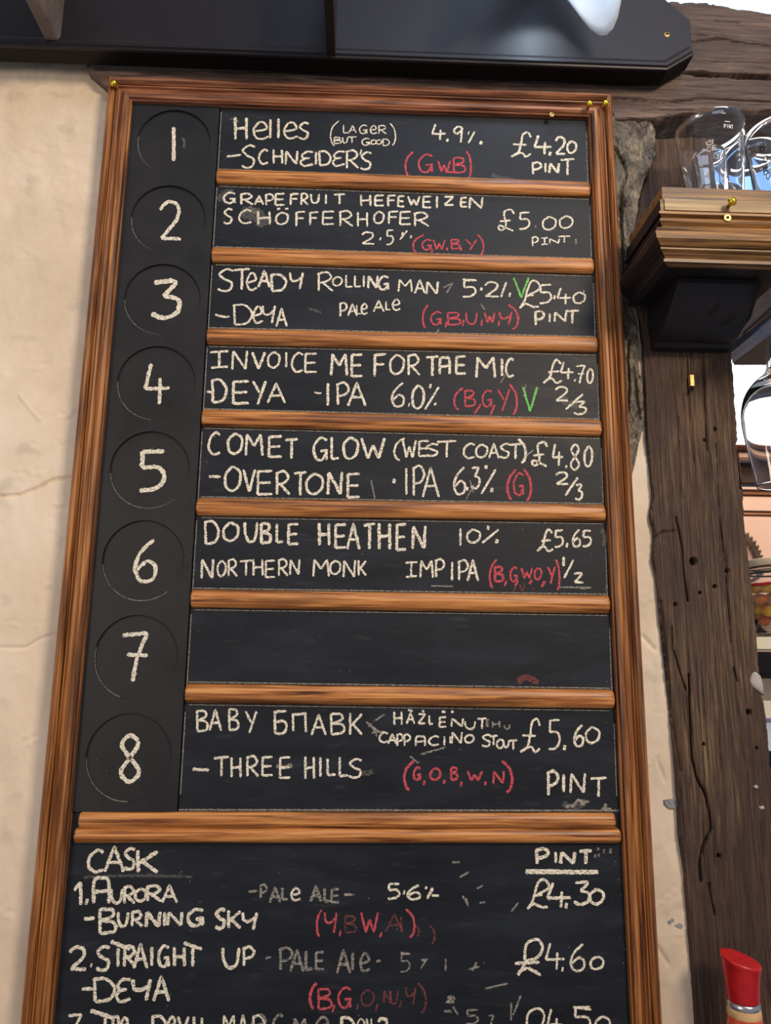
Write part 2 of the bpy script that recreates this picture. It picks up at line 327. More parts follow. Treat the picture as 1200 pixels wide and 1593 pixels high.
# black panel over the board, with fins towards the room
BP = empty('black_panel', (P(560, 110, 0).x, -0.01, P(560, 110, 0).z), 'long black painted wooden panel with clipped corners fixed across the beam above the chalkboard', 'panel')
YP = -0.030
def pz(px, py, y): v = P(px, py, y); return (v.x, v.z)
zl = P(560, 98, YP).z
def panel():
    xr = P(1076, 60, YP).x; zb = P(1036, 112, YP).z; zb2 = P(1076, 88, YP).z; zt2 = P(1076, 32, YP).z; zt = P(1030, -6, YP).z; xc = P(1037, 112, YP).x; xl = P(0, 75, YP).x-0.5
    rot = (P(1036, 112, YP).z-P(0, 74, YP).z)/(P(1036, 112, YP).x-P(0, 74, YP).x)
    sh = lambda x, z: z+rot*(x-xc)
    poly = [(xl, sh(xl, zb)), (xc, zb), (xr, zb2), (xr, zt2), (xc, zt), (xl, sh(xl, zt))]
    b = MB(); b.prism([(x, YP, z) for x, z in poly], (0, 0.024, 0)); b.build('face_board', M['black'], BP)
    # lipped moulding along bottom and clipped corner
    prof = [(-0.001, 0.0), (-0.005, -0.0015), (-0.0065, 0.003), (-0.0065, 0.0075), (-0.004, 0.009), (-0.0035, 0.0115), (-0.001, 0.012), (0.024, 0.012), (0.024, 0.0)]
    path = [(xl, sh(xl, zb)), (xc, zb), (xr, zb2)]; vs = []; fs = []
    for i, (x, z) in enumerate(path):
        ds = []
        if i > 0: ds.append((Vector((x, z))-Vector(path[i-1])).normalized())
        if i < 2: ds.append((Vector(path[i+1])-Vector((x, z))).normalized())
        d = sum(ds, Vector((0, 0))).normalized(); n = Vector((d.y, -d.x)); sc_ = 1/max(0.3, n.dot(Vector((ds[0].y, -ds[0].x))))
        for yy, oo in prof:
            vs.append((x+n.x*(oo-0.012)*sc_*1.0, YP+yy, z+n.y*(oo-0.012)*sc_))
    k = len(prof)
    for i in range(2):
        for j in range(k): fs.append((i*k+j, (i+1)*k+j, (i+1)*k+(j+1) % k, i*k+(j+1) % k))
    fs += [tuple(range(k)), tuple(2*k+j for j in range(k-1, -1, -1))]
    mk('lip_moulding', vs, fs, M['black'], BP)
    for px0, px1, py, m in ((74, 93, 68, M['batten']), (509, 522, 90, M['black'])):
        a, c = P(px0, py, YP), P(px1, py, YP)
        f = MB(); f.box((a.x, YP-0.16, a.z), (c.x, YP+0.001, a.z+0.14)); o = f.build('bracket_fin', m, BP)
        if m == M['batten']: setp(o, 'fin in pale grey painted as lit')
    s = P(1038, 54, YP); f = MB(); dome(f, s, 0.0042, 16, 0.35); so = f.build('screw_head', M['screw'], BP)
    f = MB(); f.box((s.x-0.0025, s.y-0.0021, s.z-0.0005), (s.x+0.0025, s.y-0.0012, s.z+0.0005)); f.box((s.x-0.0005, s.y-0.0021, s.z-0.0025), (s.x+0.0005, s.y-0.0012, s.z+0.0025)); f.build('screw_slot', M['hole'], so)
panel()
# ================================================================ chalkboard
XL, XR = -0.31, 0.31
bars = [((337.5,265),(917.5,286)),((332,386),(921,404.5)),((322,512),(927.5,526)),((314.5,638),(934,654.5)),((310,775.5),(938,786)),((298,917.5),(946,927)),((290,1063.6),(951,1073.5))]
circ = [0.5201, 0.4065, 0.2936, 0.1806, 0.0688, -0.0425, -0.1555, -0.2671]
CX, CR = -0.2518, 0.0485
ZT = P(560, 177, 0).z; ZB = -0.78
ZR = P(560, 1262, 0).z; ZR2 = P(560, 1308, -0.0).z
BD = empty('chalkboard', (0, 0, ZB-0.03), 'tall wood framed pub chalkboard listing eight numbered beers and a cask section in chalk', 'chalkboard')
FW = 0.0315
prof = [(0, 0.001), (0.0, -0.007), (0.05, -0.0085), (0.085, -0.0065), (0.11, -0.0095), (0.2, -0.0115), (0.3, -0.0118), (0.38, -0.0095), (0.42, -0.0068), (0.50, -0.0062), (0.56, -0.0075), (0.59, -0.0115), (0.625, -0.0118), (0.64, -0.0075), (0.665, -0.0075), (0.69, -0.012), (0.74, -0.0155), (0.82, -0.0175), (0.90, -0.0165), (0.96, -0.0135), (1.0, -0.009), (1.0, 0.017), (0, 0.017)]
def rail(name, a, b, n, ma, mb_, m):
    """moulding from a to b (x,z); n = outward normal; ma/mb_ = +1 outer corner runs on (mitre)"""
    a, b, n = Vector(a), Vector(b), Vector(n); d = (b-a).normalized(); vs = []; seg = 24
    for i in range(seg+1):
        for u, y in prof:
            p = a.lerp(b, i/seg)+n*u*FW
            if i == 0: p -= d*ma*u*FW
            if i == seg: p += d*mb_*u*FW
            vs.append((p.x, y, p.y))
    k = len(prof); s = 1 if d.x*n.y-d.y*n.x < 0 else -1
    fs = [(i*k+j, (i+1)*k+j, (i+1)*k+(j+1) % k, i*k+(j+1) % k)[::s] for i in range(seg) for j in range(k)]
    fs += [tuple(range(k)), tuple(seg*k+j for j in range(k-1, -1, -1))]
    o = mk(name, vs, fs, m, BD); return o
zt_l, zt_r = P(208, 163, 0).z, P(915, 187, 0).z
rail('frame_stile', (XL, ZB), (XL, zt_l), (-1, 0), 1, 1, M['wood_z'])
rail('frame_stile', (XR, ZB), (XR, zt_r), (1, 0), 1, 1, M['wood_z'])
rail('frame_rail', (XL, zt_l), (XR, zt_r), (0, 1), 1, 1, M['rail'])
rail('frame_rail', (XL, ZB), (XR, ZB), (0, -1), 1, 1, M['rail'])
# brass pins and screw
for px, py in ((177, 129), (918, 161), (943, 160)):
    c = P(px, py, -0.022); b = MB(); b.tube([(c.x, -0.012, c.z), (c.x, -0.023, c.z)], 0.0022); q = dome(b, (c.x, -0.021, c.z), 0.0047, 16, 0.95)
    b.add([(c.x+0.0047*math.cos(2*math.pi*i/16), -0.021, c.z+0.0047*math.sin(2*math.pi*i/16)) for i in range(16)], [tuple(range(16))])
    b.build('brass_pin', M['brass'], BD, True)
c = P(859, 178, -0.012); b = MB(); dome(b, (c.x, -0.0115, c.z), 0.0036, 14, 0.4); so = b.build('screw_head', M['screw'], BD)
b = MB(); b.box((c.x-0.001, -0.0135, c.z-0.001), (c.x+0.001, -0.0126, c.z+0.001)); b.build('screw_slot', M['hole'], so)
# backing
b = MB(); b.box((XL-0.004, 0.004, ZB-0.004), (XR+0.004, 0.016, ZT+0.012)); b.build('backing_board', M['plate'], BD)
# slate panels (0.6 mm gaps let the backing show as joints)
def quad_panel(name, tl, tr, br, bl, y, th, m):
    b = MB(); b.prism([(p[0], y, p[1]) for p in (bl, br, tr, tl)], (0, th, 0)); return b.build(name, m, BD)
lx = [P(343, 175, 0).x] + [P(a[0], a[1], 0).x for a, _ in bars] + [P(275, 1257, 0).x]
XB = sum(lx)/len(lx)
panels = []
for i in range(8):
    t = (P(bars[i-1][0][0], bars[i-1][0][1], 0).z, P(*bars[i-1][1], 0).z) if i else (zt_l+0.002, zt_r+0.002)
    bt = (P(bars[i][0][0], bars[i][0][1], 0).z, P(*bars[i][1], 0).z) if i < 7 else (ZR-0.002, ZR-0.002)
    panels.append(quad_panel('menu_panel', (XB, t[0]-0.0005), (XR+0.001, t[1]-0.0005), (XR+0.001, bt[1]), (XB, bt[0]), 0.0, 0.004, M['slate']))
cask = quad_panel('cask_panel', (XL-0.001, ZR-0.002), (XR+0.001, ZR-0.002), (XR+0.001, ZB), (XL-0.001, ZB), 0.0, 0.004, M['slate'])
# dividers: half round strips with eased ends
def strip(name, a, b, h, p, m, n=12, parent=BD, end=0.004):
    a, b = Vector(a), Vector(b); vs = []; d = (b-a).normalized(); L_ = (b-a).length
    st_ = [0, 0.0008, 0.002, end, 0.02] + [L_*i/20 for i in range(1, 20)] + [L_-0.02, L_-end, L_-0.002, L_-0.0008, L_]
    for s in st_:
        e = min(s, L_-s); k = 0.72+0.28*math.sqrt(max(0, 1-(1-min(1, e/end))**2))
        c = a+d*s
        for j in range(n+1):
            t = math.pi*j/n
            vs.append((c.x, 0.001-p*k*math.sin(t)**0.8-(0.001 if 0 < j < n else 0), c.y-h/2+k*h/2*math.cos(t)))
    k = n+1; S = len(st_)
    fs = [(i*k+j, i*k+j+1, (i+1)*k+j+1, (i+1)*k+j) for i in range(S-1) for j in range(n)]
    fs += [tuple(range(k-1, -1, -1)), tuple((S-1)*k+j for j in range(k))]
    fs += [(i*k, (i+1)*k, (i+1)*k+n, i*k+n) for i in range(S-1)]
    o = mk(name, vs, fs, m, parent)
    for f in o.data.polygons: f.use_smooth = len(f.vertices) == 4
    return o
random.seed(3)
for i, (l, r) in enumerate(bars):
    a, c = P(l[0], l[1], 0), P(r[0], r[1], 0)
    strip('divider_strip', (XB+0.0005, a.z+0.0005), (XR-0.002, c.z+0.0005), 0.0222, 0.0085, M['wood_x'])
z1 = P(560, 1263, 0).z; z2 = P(560, 1287, 0).z
strip('double_divider', (P(126, 1262, 0).x, z1), (P(955, 1262, 0).x, z1+0.0005), 0.0185, 0.0085, M['wood_x'])
strip('double_divider', (P(119, 1288, 0).x, z2), (P(963, 1288, 0).x, z2+0.0005), 0.0165, 0.0095, M['wood_x'])
# number plate with eight round openings and recessed discs
def number_plate():
    y = -0.0025; n = 64; b = MB(); tops = [zt_l+0.003] + [(circ[i]+circ[i+1])/2 for i in range(7)] + [ZR-0.001]
    x0, x1 = XL-0.001, XB-0.0012
    for i, zc in enumerate(circ):
        za, zb = tops[i], tops[i+1]; vs = []
        for k in range(n):
            a = 2*math.pi*k/n; c_, s_ = math.cos(a), math.sin(a)
            tx = ((x1-CX)/c_ if c_ > 1e-9 else ((x0-CX)/c_ if c_ < -1e-9 else 1e9)); tz = ((za-zc)/s_ if s_ > 1e-9 else ((zb-zc)/s_ if s_ < -1e-9 else 1e9))
            t = min(tx, tz); vs.append((CX+c_*t, y, zc+s_*t))
        for k in range(n):
            a = 2*math.pi*k/n; vs.append((CX+CR*math.cos(a), y, zc+CR*math.sin(a)))
        for k in range(n):
            a = 2*math.pi*k/n; vs.append((CX+CR*math.cos(a), 0.002, zc+CR*math.sin(a)))
        fs = [(r*n+k, r*n+(k+1) % n, (r+1)*n+(k+1) % n, (r+1)*n+k) for r in range(2) for k in range(n)]
        # corners
        for cx_, cz_ in ((x0, za), (x1, za), (x1, zb), (x0, zb)):
            ang = math.atan2(cz_-zc, cx_-CX) % (2*math.pi); k = int(ang/(2*math.pi)*n) % n; vs.append((cx_, y, cz_)); fs.append((k, len(vs)-1, (k+1) % n))
        b.add(vs, fs)
    b.box((x0, y+0.0001, ZR-0.001), (x1, 0.004, ZR-0.0005)); b.box((x1-0.0006, y+0.0001, ZR), (x1, 0.004, zt_l))
    return b.build('number_plate', M['plate'], BD)
NP = number_plate()
discs = []
for zc in circ:
    b = MB(); n = 48; b.add([(CX+(CR+0.001)*math.cos(2*math.pi*k/n), yy, zc+(CR+0.001)*math.sin(2*math.pi*k/n)) for yy in (0.0003, 0.004) for k in range(n)],
                            [tuple(range(n)), tuple(range(2*n-1, n-1, -1))]+[(k, k+n, (k+1) % n+n, (k+1) % n) for k in range(n)])
    discs.append(b.build('number_disc', M['plate'], BD))
# ---------------------------------------------------------------- chalk writing
G = {
'A': '0,1 .5,0 1,1|.2,.62 .85,.62', 'B': '0,0 .03,1|~0,.02 .75,.03 .85,.28 .1,.47|~.1,.47 .9,.55 .95,.9 .02,1', 'C': '~.95,.12 .6,.0 .15,.28 .05,.7 .4,1 .95,.9',
'D': '.08,.03 .12,.97|~0,.05 .6,.02 1,.42 .75,.88 .1,.98', 'E': '.08,0 .05,1|.05,.03 1,0|.05,.5 .9,.48|.05,.98 1,.96', 'e': '~.1,.55 .85,.4 .75,.05 .4,0 .05,.45 .2,.9 .55,1 1,.85',
'Q': '~1,.05 .5,.05 .15,.28 .3,.47 .75,.45|~.4,.48 .05,.7 .3,.98 1,.85', 'F': '.1,0 .08,1|.1,.04 1,0|.1,.46 .85,.44', 'G': '~.95,.1 .5,.0 .08,.4 .2,.9 .6,1 .85,.7|.5,.6 1,.55|.88,.58 .92,1',
'6': '~.85,0 .3,.3 .05,.7 .3,1 .8,.95 .9,.65 .55,.52 .1,.75', 'H': '.08,0 .1,1|.92,.02 .95,1|.08,.52 .95,.48', 'h': '~0,1 .05,.1 .5,0 .92,.1 .95,1|.08,.55 .9,.5', 'I': '.5,0 .5,1', 'i': '.0,.05 1,.0|.5,.02 .5,.97|.05,1 .98,.93',
'K': '.05,0 .08,1|1,.05 .12,.6|.25,.5 1,1', 'L': '.1,0 .1,.96|.1,.96 1,.92', 'l': '.5,0 .5,1', 'M': '.0,1 .08,.0|.08,.02 .5,.55|.5,.55 .9,0|.9,.0 1,1', 'N': '0,1 .06,.02|.06,.02 .9,.98|.9,.98 1,0',
'O': '~.5,0 .08,.35 .12,.85 .5,1 .9,.75 .95,.25 .5,0', 'U': '~.03,0 .06,.6 .35,1 .8,.85 .95,.0', 'u': '~.03,0 .06,.6 .35,1 .8,.75 .88,.0|.88,.0 1,1', 'P': '.12,.02 .14,1|~0,.1 .6,-.02 .95,.25 .7,.52 .15,.6', 'R': '.1,.02 .1,1|~0,.08 .6,-.02 .9,.25 .6,.48 .15,.55|.3,.52 1,1',
'S': '~.95,.08 .55,.0 .1,.22 .4,.45 .85,.62 .75,.92 .35,1 .0,.9', 'T': '0,.06 1,0|.52,.03 .5,1', 't': '0,.4 1,0|.5,.2 .62,1', 'V': '0,0 .5,1|.5,1 1,0', 'W': '0,0 .28,1|.28,1 .5,.35|.5,.35 .75,1|.75,1 1,0', 'Y': '0,.0 .5,.5|1,0 .35,1', 'y': '~0,.0 .1,.45 .5,.5 .85,.3|1,0 .75,1',
'Z': '0,.03 1,0|1,0 0,.95|0,.97 1,.95', 'z': '~.0,.05 .8,.0 .5,.5 .05,.97|.05,.97 1,1', '1': '.5,0 .5,1', 'j': '.0,.38 .7,0|.7,0 .72,1', '2': '~0,.22 .35,.0 .85,.1 .8,.45 .05,.95|.05,.95 1,.97', '3': '~.1,.03 .9,.0 .45,.4|~.45,.4 1,.5 .95,.85 .45,1 .0,.88',
'4': '.25,0 .0,.62|.0,.62 1,.6|.62,.35 .58,1', '5': '.12,0 .1,.42|.1,.02 .95,0|~.1,.42 .75,.42 .95,.7 .6,.95 .0,1', '7': '.0,.05 1,.0|~1,.0 .6,.5 .4,1', '8': '~.9,.12 .5,.0 .1,.2 .5,.48 .95,.78 .5,1 .05,.8 .5,.48 .85,.25 .9,.12', '9': '~.95,.1 .5,0 .05,.25 .4,.45 .9,.2|.95,.05 .8,1',
'0': '~.5,0 .08,.35 .12,.85 .5,1 .9,.75 .95,.25 .5,0', '(': '~1,0 .3,.25 .05,.6 .25,.9 .55,1', ')': '~0,0 .75,.25 1,.6 .8,.88 .45,1', '-': '0,.8 1,.2', '~': '~0,.2 .4,.7 1,.8', '/': '1,0 0,1', ',': '.8,0 .3,1', "'": '.3,0 .7,1', '.': '.0,.35 1.,.65', '\\': '0,0 1,1',
'b': '0,0 .05,1|0,.03 1,0|~.05,.48 .75,.45 1,.7 .7,.98 .05,1', 'p': '.08,0 .1,.95|.9,.05 .95,1|0,.06 1,.0', 'L1': '~1,.22 .85,.02 .6,.12 .5,.5 .35,.85 .0,1|.1,.5 .8,.52|~.15,.92 .55,.85 .75,1 1,.88', 'L2': '~1,.2 .8,.0 .4,.1 .42,.4 .5,.7 .3,.95 .05,.9 .1,.75 .5,.85 .95,1|.1,.55 .8,.5',
'L3': '~.5,.5 1,.3 .95,.05 .65,.0 .45,.3 .3,.7 .05,1|.3,.55 .75,.5|.3,.8 .75,.95 1,.93|.05,1 .35,.8', 'L4': '~.3,.62 .3,.2 .6,.02 .85,.1 .85,.35 .3,.5|0,.68 .8,.6|.35,.7 .1,.95|.1,.9 .55,.8|.5,.78 .9,1', 'L5': '~.95,.2 .7,.02 .5,.3 .35,.75 .0,1|.25,.55 .85,.5|~.1,.9 .45,.8 .7,1 1,.9',
'L6': '~.35,.6 .4,.15 .75,.0 .95,.2 .8,.5 .35,.62|0,.68 .85,.64|~.38,.65 .2,.9 .1,1|.12,.92 .45,.8|.45,.8 .9,1', '_': '0,.4 1,.6', 'm': '~0,1 .3,.3 .5,.1 .8,.6 1,.2',
}
def cat_rom(pts, k=6):
    out = []; n = len(pts)
    for i in range(n-1):
        p0, p1, p2, p3 = pts[max(i-1, 0)], pts[i], pts[i+1], pts[min(i+2, n-1)]
        for j in range(k):
            t = j/k
            out.append(tuple(0.5*((2*p1[c])+(-p0[c]+p2[c])*t+(2*p0[c]-5*p1[c]+4*p2[c]-p3[c])*t*t+(-p0[c]+3*p1[c]-3*p2[c]+p3[c])*t**3) for c in (0, 1)))
    out.append(pts[-1]); return out
def subdiv(pts, step):
    out = [pts[0]]
    for a, b in zip(pts, pts[1:]):
        n = max(1, int(math.hypot(b[0]-a[0], b[1]-a[1])/step))
        out += [(a[0]+(b[0]-a[0])*i/n, a[1]+(b[1]-a[1])*i/n) for i in range(1, n+1)]
    return out
_lay = [0]
def ribbon(mb, pxs, wpx, y):
    """a chalk stroke along photo-measured points lying on the slate"""
    _lay[0] += 1; yy = y-0.00015-(_lay[0] % 9)*0.00002
    pts = [P(a, b, y) for a, b in subdiv(pxs, 1.6)]; pts = [Vector((p.x, p.z)) for p in pts]
    if len(pts) < 2: return
    wm = wpx*0.00079; n = len(pts); vs = []; sd = random.random()*50
    for i, p in enumerate(pts):
        d = pts[min(i+1, n-1)]-pts[max(i-1, 0)]
        if d.length < 1e-7: d = Vector((1, 0))
        d.normalize(); nn = Vector((-d.y, d.x)); e = min(i, n-1-i)
        k = 0.78+0.3*noise.noise((i*0.35, sd, 0)) + 0.13*random.uniform(-1, 1); k2 = 0.78+0.3*noise.noise((i*0.35, sd+9, 0))+0.13*random.uniform(-1, 1)
        if e == 0 and n > 5: k *= 0.45; k2 *= 0.6
        a, b = p+nn*wm/2*k*1.15, p-nn*wm/2*k2*1.15
        vs += [(a.x, yy, a.y), (b.x, yy, b.y)]
    mb.add(vs, [(2*i, 2*i+1, 2*i+3, 2*i+2) for i in range(n-1)])
def write(parent, col, ox, oy, s, w, text, y=0.0, label=None, name='chalk_word'):
    """text = 'GLYPH x0 y0 x1 y1; ...' boxes measured on the photo"""
    mb = MB(); last = None; o = None
    for item in text.split(';'):
        f = item.split()
        if not f: continue
        g = G[f[0]]; x0, y0, x1, y1 = map(float, f[1:5]); ww = float(f[5]) if len(f) > 5 else w
        ww *= 1.5 if f[0] == '.' else 0.94
        if f[0] == '.': cx0 = (x0+x1)/2; hw = max(abs(x1-x0)/2, 2.2*s/2); x0, x1 = cx0-hw, cx0+hw
        hgt = max(abs(y1-y0), 60)
        if last and mb.v and (min(x0, x1)-last[0] > 0.42*max(hgt, last[2]) or abs((y0+y1)/2-last[1]) > 0.9*max(hgt, last[2]) or min(x0, x1) < last[3]-90):
            o = mb.build(name, M[col], parent); mb = MB()
            if label: o['label'] = label
            last = None
        last = (max(x0, x1, last[0] if last else -1e9), (y0+y1)/2 if hgt > 60 or not last else last[1], max(hgt, last[2] if last else 0), min(x0, x1, last[3] if last else 1e9))
        for stk in g.split('|'):
            sm = stk[0] == '~'; pts = [tuple(map(float, q.split(','))) for q in stk.lstrip('~').split()]
            pts = [(ox+(x0+(x1-x0)*a)/s, oy+(y0+(y1-y0)*b)/s) for a, b in pts]
            if sm: pts = cat_rom(pts)
            ribbon(mb, pts, ww, y)
    o = mb.build(name, M[col], parent)
    if label: o['label'] = label
    return o
# numerals on the discs
for d, spec in zip(discs, ['0 100 3.187|1 848 312 876 480 7', '0 100 3.187|2 795 682 898 872 7', '0 100 3.187|3 752 1078 884 1258 9', '0 0 1|4 226 566 264 629 6.5', '0 600 3.187|5 692 325 822 520 8', '0 600 3.187|6 664 764 782 968 6.5', '0 600 3.187|7 608 1226 732 1466 6.5;_ 630 1325 733 1345 6.5', '0 1100 3.23|8 602 142 705 376 7']):
    o_, t = spec.split('|'); a, b_, c = map(float, o_.split()); write(d, 'w', a, b_, c, 7, t, 0.0003, name='chalk_numeral')
m = panels
# 1
write(m[0], 'w', 330, 160, 4, 4.4, 'H 138 90 220 228 5.4; e 254 122 352 225; l 355 102 372 222; l 404 98 424 220 5; e 445 125 535 222; S 540 125 605 225; l 170 165 215 155 1')
write(m[0], 'w', 330, 160, 4, 4.4, '- 92 320 182 340; S 185 265 272 405; C 290 292 352 380; H 378 290 440 378; N 458 300 532 384; Q 548 302 630 395; I 642 305 652 384; D 662 302 738 392; Q 748 300 826 394; R 832 298 912 408; , 918 290 934 325 3; S 925 308 995 415')
write(m[0], 'w', 330, 160, 4, 2.6, '( 735 112 790 268; L 815 138 852 190; A 852 142 898 188; G 915 140 968 192; e 984 144 1026 192; R 1034 142 1085 194; ) 1108 128 1142 265; B 760 215 802 254; U 812 215 845 250; T 842 212 900 250; G 930 222 985 264; O 988 230 1022 258; O 1022 230 1056 258; D 1060 226 1104 268')
write(m[0], 'w', 630, 160, 4, 4, '4 170 132 255 232; . 258 228 272 242 4.5; 9 302 148 360 248; , 390 178 402 198 3; / 395 178 436 252; . 465 238 482 262 4.5')
write(m[0], 'w', 630, 160, 4, 4.4, 'L1 660 182 785 335; 4 806 202 914 322 5; . 896 308 912 324 5; 2 938 215 1000 322 5; 0 1008 238 1068 312 4.6; P 790 372 852 446 5; I 868 374 884 434; N 900 376 960 438 5; T 970 350 1055 450')
write(m[0], 'r', 630, 160, 4, 4, '( 2 305 52 456; G 80 322 178 432; W 208 362 282 430; B 304 342 374 436; _ 250 424 312 438; ) 385 302 412 470', label='red chalk letters')
# 2
write(m[1], 'w', 330, 285, 4, 4.2, 'G 68 60 148 124; R 175 66 255 134; A 266 80 320 134; P 330 70 385 138; E 392 66 452 138; F 485 66 540 136; R 552 66 598 136; U 614 68 670 124; I 702 70 716 130; T 758 68 828 130; H 922 72 990 144; E 1012 76 1070 142; F 1092 76 1145 145; E 1157 80 1198 148')
write(m[1], 'w', 630, 285, 4, 4.2, 'W 20 82 92 138; E 112 82 165 154; I 194 82 206 156; Z 246 84 304 138; E 347 90 388 148; N 402 88 484 158')
write(m[1], 'w', 330, 285, 4, 4, "S 72 160 130 252; C 165 166 250 250; H 280 176 365 258 4.6; O 395 182 475 256; - 405 155 425 165; - 455 155 475 163; F 520 178 580 268; F 606 180 662 262; E 686 176 760 258; R 790 174 876 268; H 902 180 970 270; O 1006 176 1070 250; F 1096 176 1160 254; E 1168 178 1238 258")
write(m[1], 'w', 630, 285, 4, 4, 'R 54 184 150 268')
write(m[1], 'w', 330, 285, 4, 3.4, '2 932 306 1010 380; . 1044 342 1052 350; 5 1086 292 1130 382; / 1170 295 1215 352; . 1180 310 1190 318; . 1232 330 1244 340 4')
write(m[1], 'w', 630, 285, 4, 3.7, 'L2 580 165 680 298; 5 712 182 780 286; 0 855 208 942 290; 0 960 204 1046 280; P 790 336 832 394 3.2; i 848 340 892 382 3; N 902 346 962 374 3; T 955 330 1030 370 3')
write(m[1], 'f', 630, 285, 4, 3, '. 808 264 818 276; l 1060 345 1070 380')
write(m[1], 'r', 630, 285, 4, 3.4, '( 48 320 122 440; G 105 352 168 414; , 160 412 178 430; W 178 352 250 414; , 256 400 270 420; B 290 350 340 410; , 342 400 356 420; Y 380 350 448 418; ) 452 320 490 450', label='red chalk letters')
# 3
write(m[2], 'w', 320, 400, 4, 4.4, 'S 76 76 178 212; T 176 74 275 203 5; e 255 102 320 205 4; A 330 86 400 188 5; D 402 108 502 214 5; y 525 96 606 200; R 695 96 792 210 4; O 790 122 850 178 3.6; L 870 112 915 190 3.6; L 925 116 968 188 3.6; I 978 116 992 186; N 1012 116 1070 194 4.4; G 1072 120 1142 202 4.6')
write(m[2], 'w', 320, 400, 4, 4.2, '~ 60 350 150 378; D 168 296 290 424; e 296 310 356 410; y 356 302 432 412; A 440 322 506 432; P 832 286 882 370 3.6; A 886 292 942 366 3.6; L 938 298 968 356 3; e 968 292 1008 354 3.4; A 1045 270 1110 340 3.6; L 1120 276 1150 330 3.2; e 1162 266 1212 330 3.4')
write(m[2], 'w', 630, 410, 4, 4, 'M -40 100 45 176 3.6; A 62 102 125 186 4; N 136 112 206 190 4.4; 5 360 104 446 208; - 360 108 448 96; . 470 152 484 166 4.5; 2 498 116 585 208; , 570 132 580 146 3; / 598 116 632 210; , 650 182 656 208')
write(m[2], 'w', 630, 410, 4, 4, 'L3 708 110 835 280; 5 838 132 915 248; . 925 204 938 218 4.5; 4 950 152 1036 254; 0 1046 178 1124 248; l 1080 165 1150 180 1; P 806 298 870 384 4.6; I 898 312 906 366; N 932 302 1005 362 4.4; T 1000 292 1085 374 4.4')
write(m[2], 'g', 630, 410, 4, 4.4, 'V 678 88 772 212', label='green chalk letter')
write(m[2], 'r', 630, 410, 4, 3.6, '( 110 258 146 400; G 158 302 230 380; , 250 362 262 398; B 268 306 345 382; , 358 350 368 390; U 380 306 452 376; , 472 350 484 390; W 497 306 560 368; , 580 355 590 390; y 590 302 665 380; ) 645 256 706 410 4', label='red chalk letters')
write(m[2], 'f', 630, 410, 4, 3, '/ 240 125 290 150; / 260 120 300 185; \\ 470 250 500 290; / 200 410 215 430')
# 4
write(m[3], 'w', 310, 530, 4, 4.2, 'i 68 66 182 168 4.6; N 206 62 298 180; V 330 72 410 176 5; O 425 70 502 168; I 534 72 550 165; C 574 76 650 194; E 656 80 732 198; M 822 82 920 216 5; E 946 86 1016 224 5; F 1086 84 1164 224 5')
write(m[3], 'w', 640, 535, 4, 4.4, 'O -136 66 -44 188; R -24 70 54 194; T 92 78 170 200 5; h 178 86 242 188 5.2; E 276 78 340 188 4.8; M 405 82 522 210 5; I 558 92 572 200 5; C 588 92 640 204')
write(m[3], 'w', 310, 530, 4, 4.6, 'D 75 242 170 388 5; _ 48 312 78 326; E 206 252 310 394 5; Y 336 252 415 398 5; A 426 268 534 388; ~ 718 318 762 330 3.4; I 794 264 808 404 5; P 852 264 934 400; A 926 264 1036 406; 6 1196 262 1282 408 4.2; . 1302 396 1310 404')
write(m[3], 'w', 640, 535, 4, 4, '0 4 256 80 402 4.6; . 112 258 126 268 5; / 86 268 172 408; . 142 370 156 382')
write(m[3], 'w', 640, 535, 4, 4, 'L5 822 96 938 244; 4 930 112 1010 220; . 1014 220 1024 232 4; 7 1026 134 1082 246 3.6; _ 1036 184 1078 188 3; O 1094 152 1132 244; 2 898 268 976 356; / 962 312 1068 408; 3 1012 360 1084 438')
write(m[3], 'r', 640, 535, 4, 3.6, '( 264 275 322 410; B 335 290 395 390; / 390 376 434 440; G 440 290 505 390; / 494 380 520 440; Y 540 282 612 420; ) 612 252 658 440 4', label='red chalk letters')
write(m[3], 'g', 640, 535, 4, 4, 'V 696 268 784 420', label='green chalk letter')
write(m[3], 'f', 640, 535, 4, 2, '/ 555 180 595 245; / 700 250 715 330')
# 5
write(m[4], 'w', 310, 660, 4, 4.8, 'C 56 52 134 188; O 176 56 270 184; M 290 62 394 196; E 430 76 515 206; T 536 92 614 214; G 706 86 802 222; L 820 80 870 222; O 894 80 990 214; W 1010 86 1154 212 5.4')
write(m[4], 'w', 310, 660, 4, 4.8, '_ 60 314 134 338 5; O 156 262 260 414; V 276 282 348 420 5; E 360 290 456 440; R 476 296 564 438; T 590 298 668 444 5; O 662 306 772 434; N 802 296 888 438 5.4; E 920 308 1000 458')
write(m[4], 'f', 310, 660, 4, 2.6, '\\ 1070 345 1094 468')
write(m[4], 'w', 600, 665, 3.43, 4, '( 44 56 102 176; W 92 68 162 160; E 176 72 232 154; S 216 88 285 152; T 275 72 378 160; C 415 86 480 164; O 480 90 545 160; A 552 88 605 164; S 610 88 665 162; T 662 88 725 170; ) 708 62 748 190 5')
write(m[4], 'w', 600, 665, 3.43, 4.2, 'L2 780 78 864 208; 4 892 88 948 204; . 960 204 970 214 3.4; 8 986 92 1036 226; 0 1060 98 1104 208; . 38 278 54 292 4.5; I 104 218 118 358; P 142 208 210 364; A 198 216 285 372; 6 362 212 430 354; . 430 322 442 332; 3 456 216 500 326; . 528 206 544 216 5; / 512 224 588 354; . 560 328 576 342 5; 2 910 240 976 304; / 960 266 1026 364; 3 1012 306 1048 386')
write(m[4], 'r', 600, 665, 3.43, 4.4, '( 648 226 696 386; G 680 246 740 360 3.8; ) 735 222 776 390', label='red chalk letters')
write(m[4], 'f', 600, 665, 3.43, 2.4, '/ 740 120 790 160; / 430 300 475 385; \\ 450 280 470 350; / 748 130 780 150')
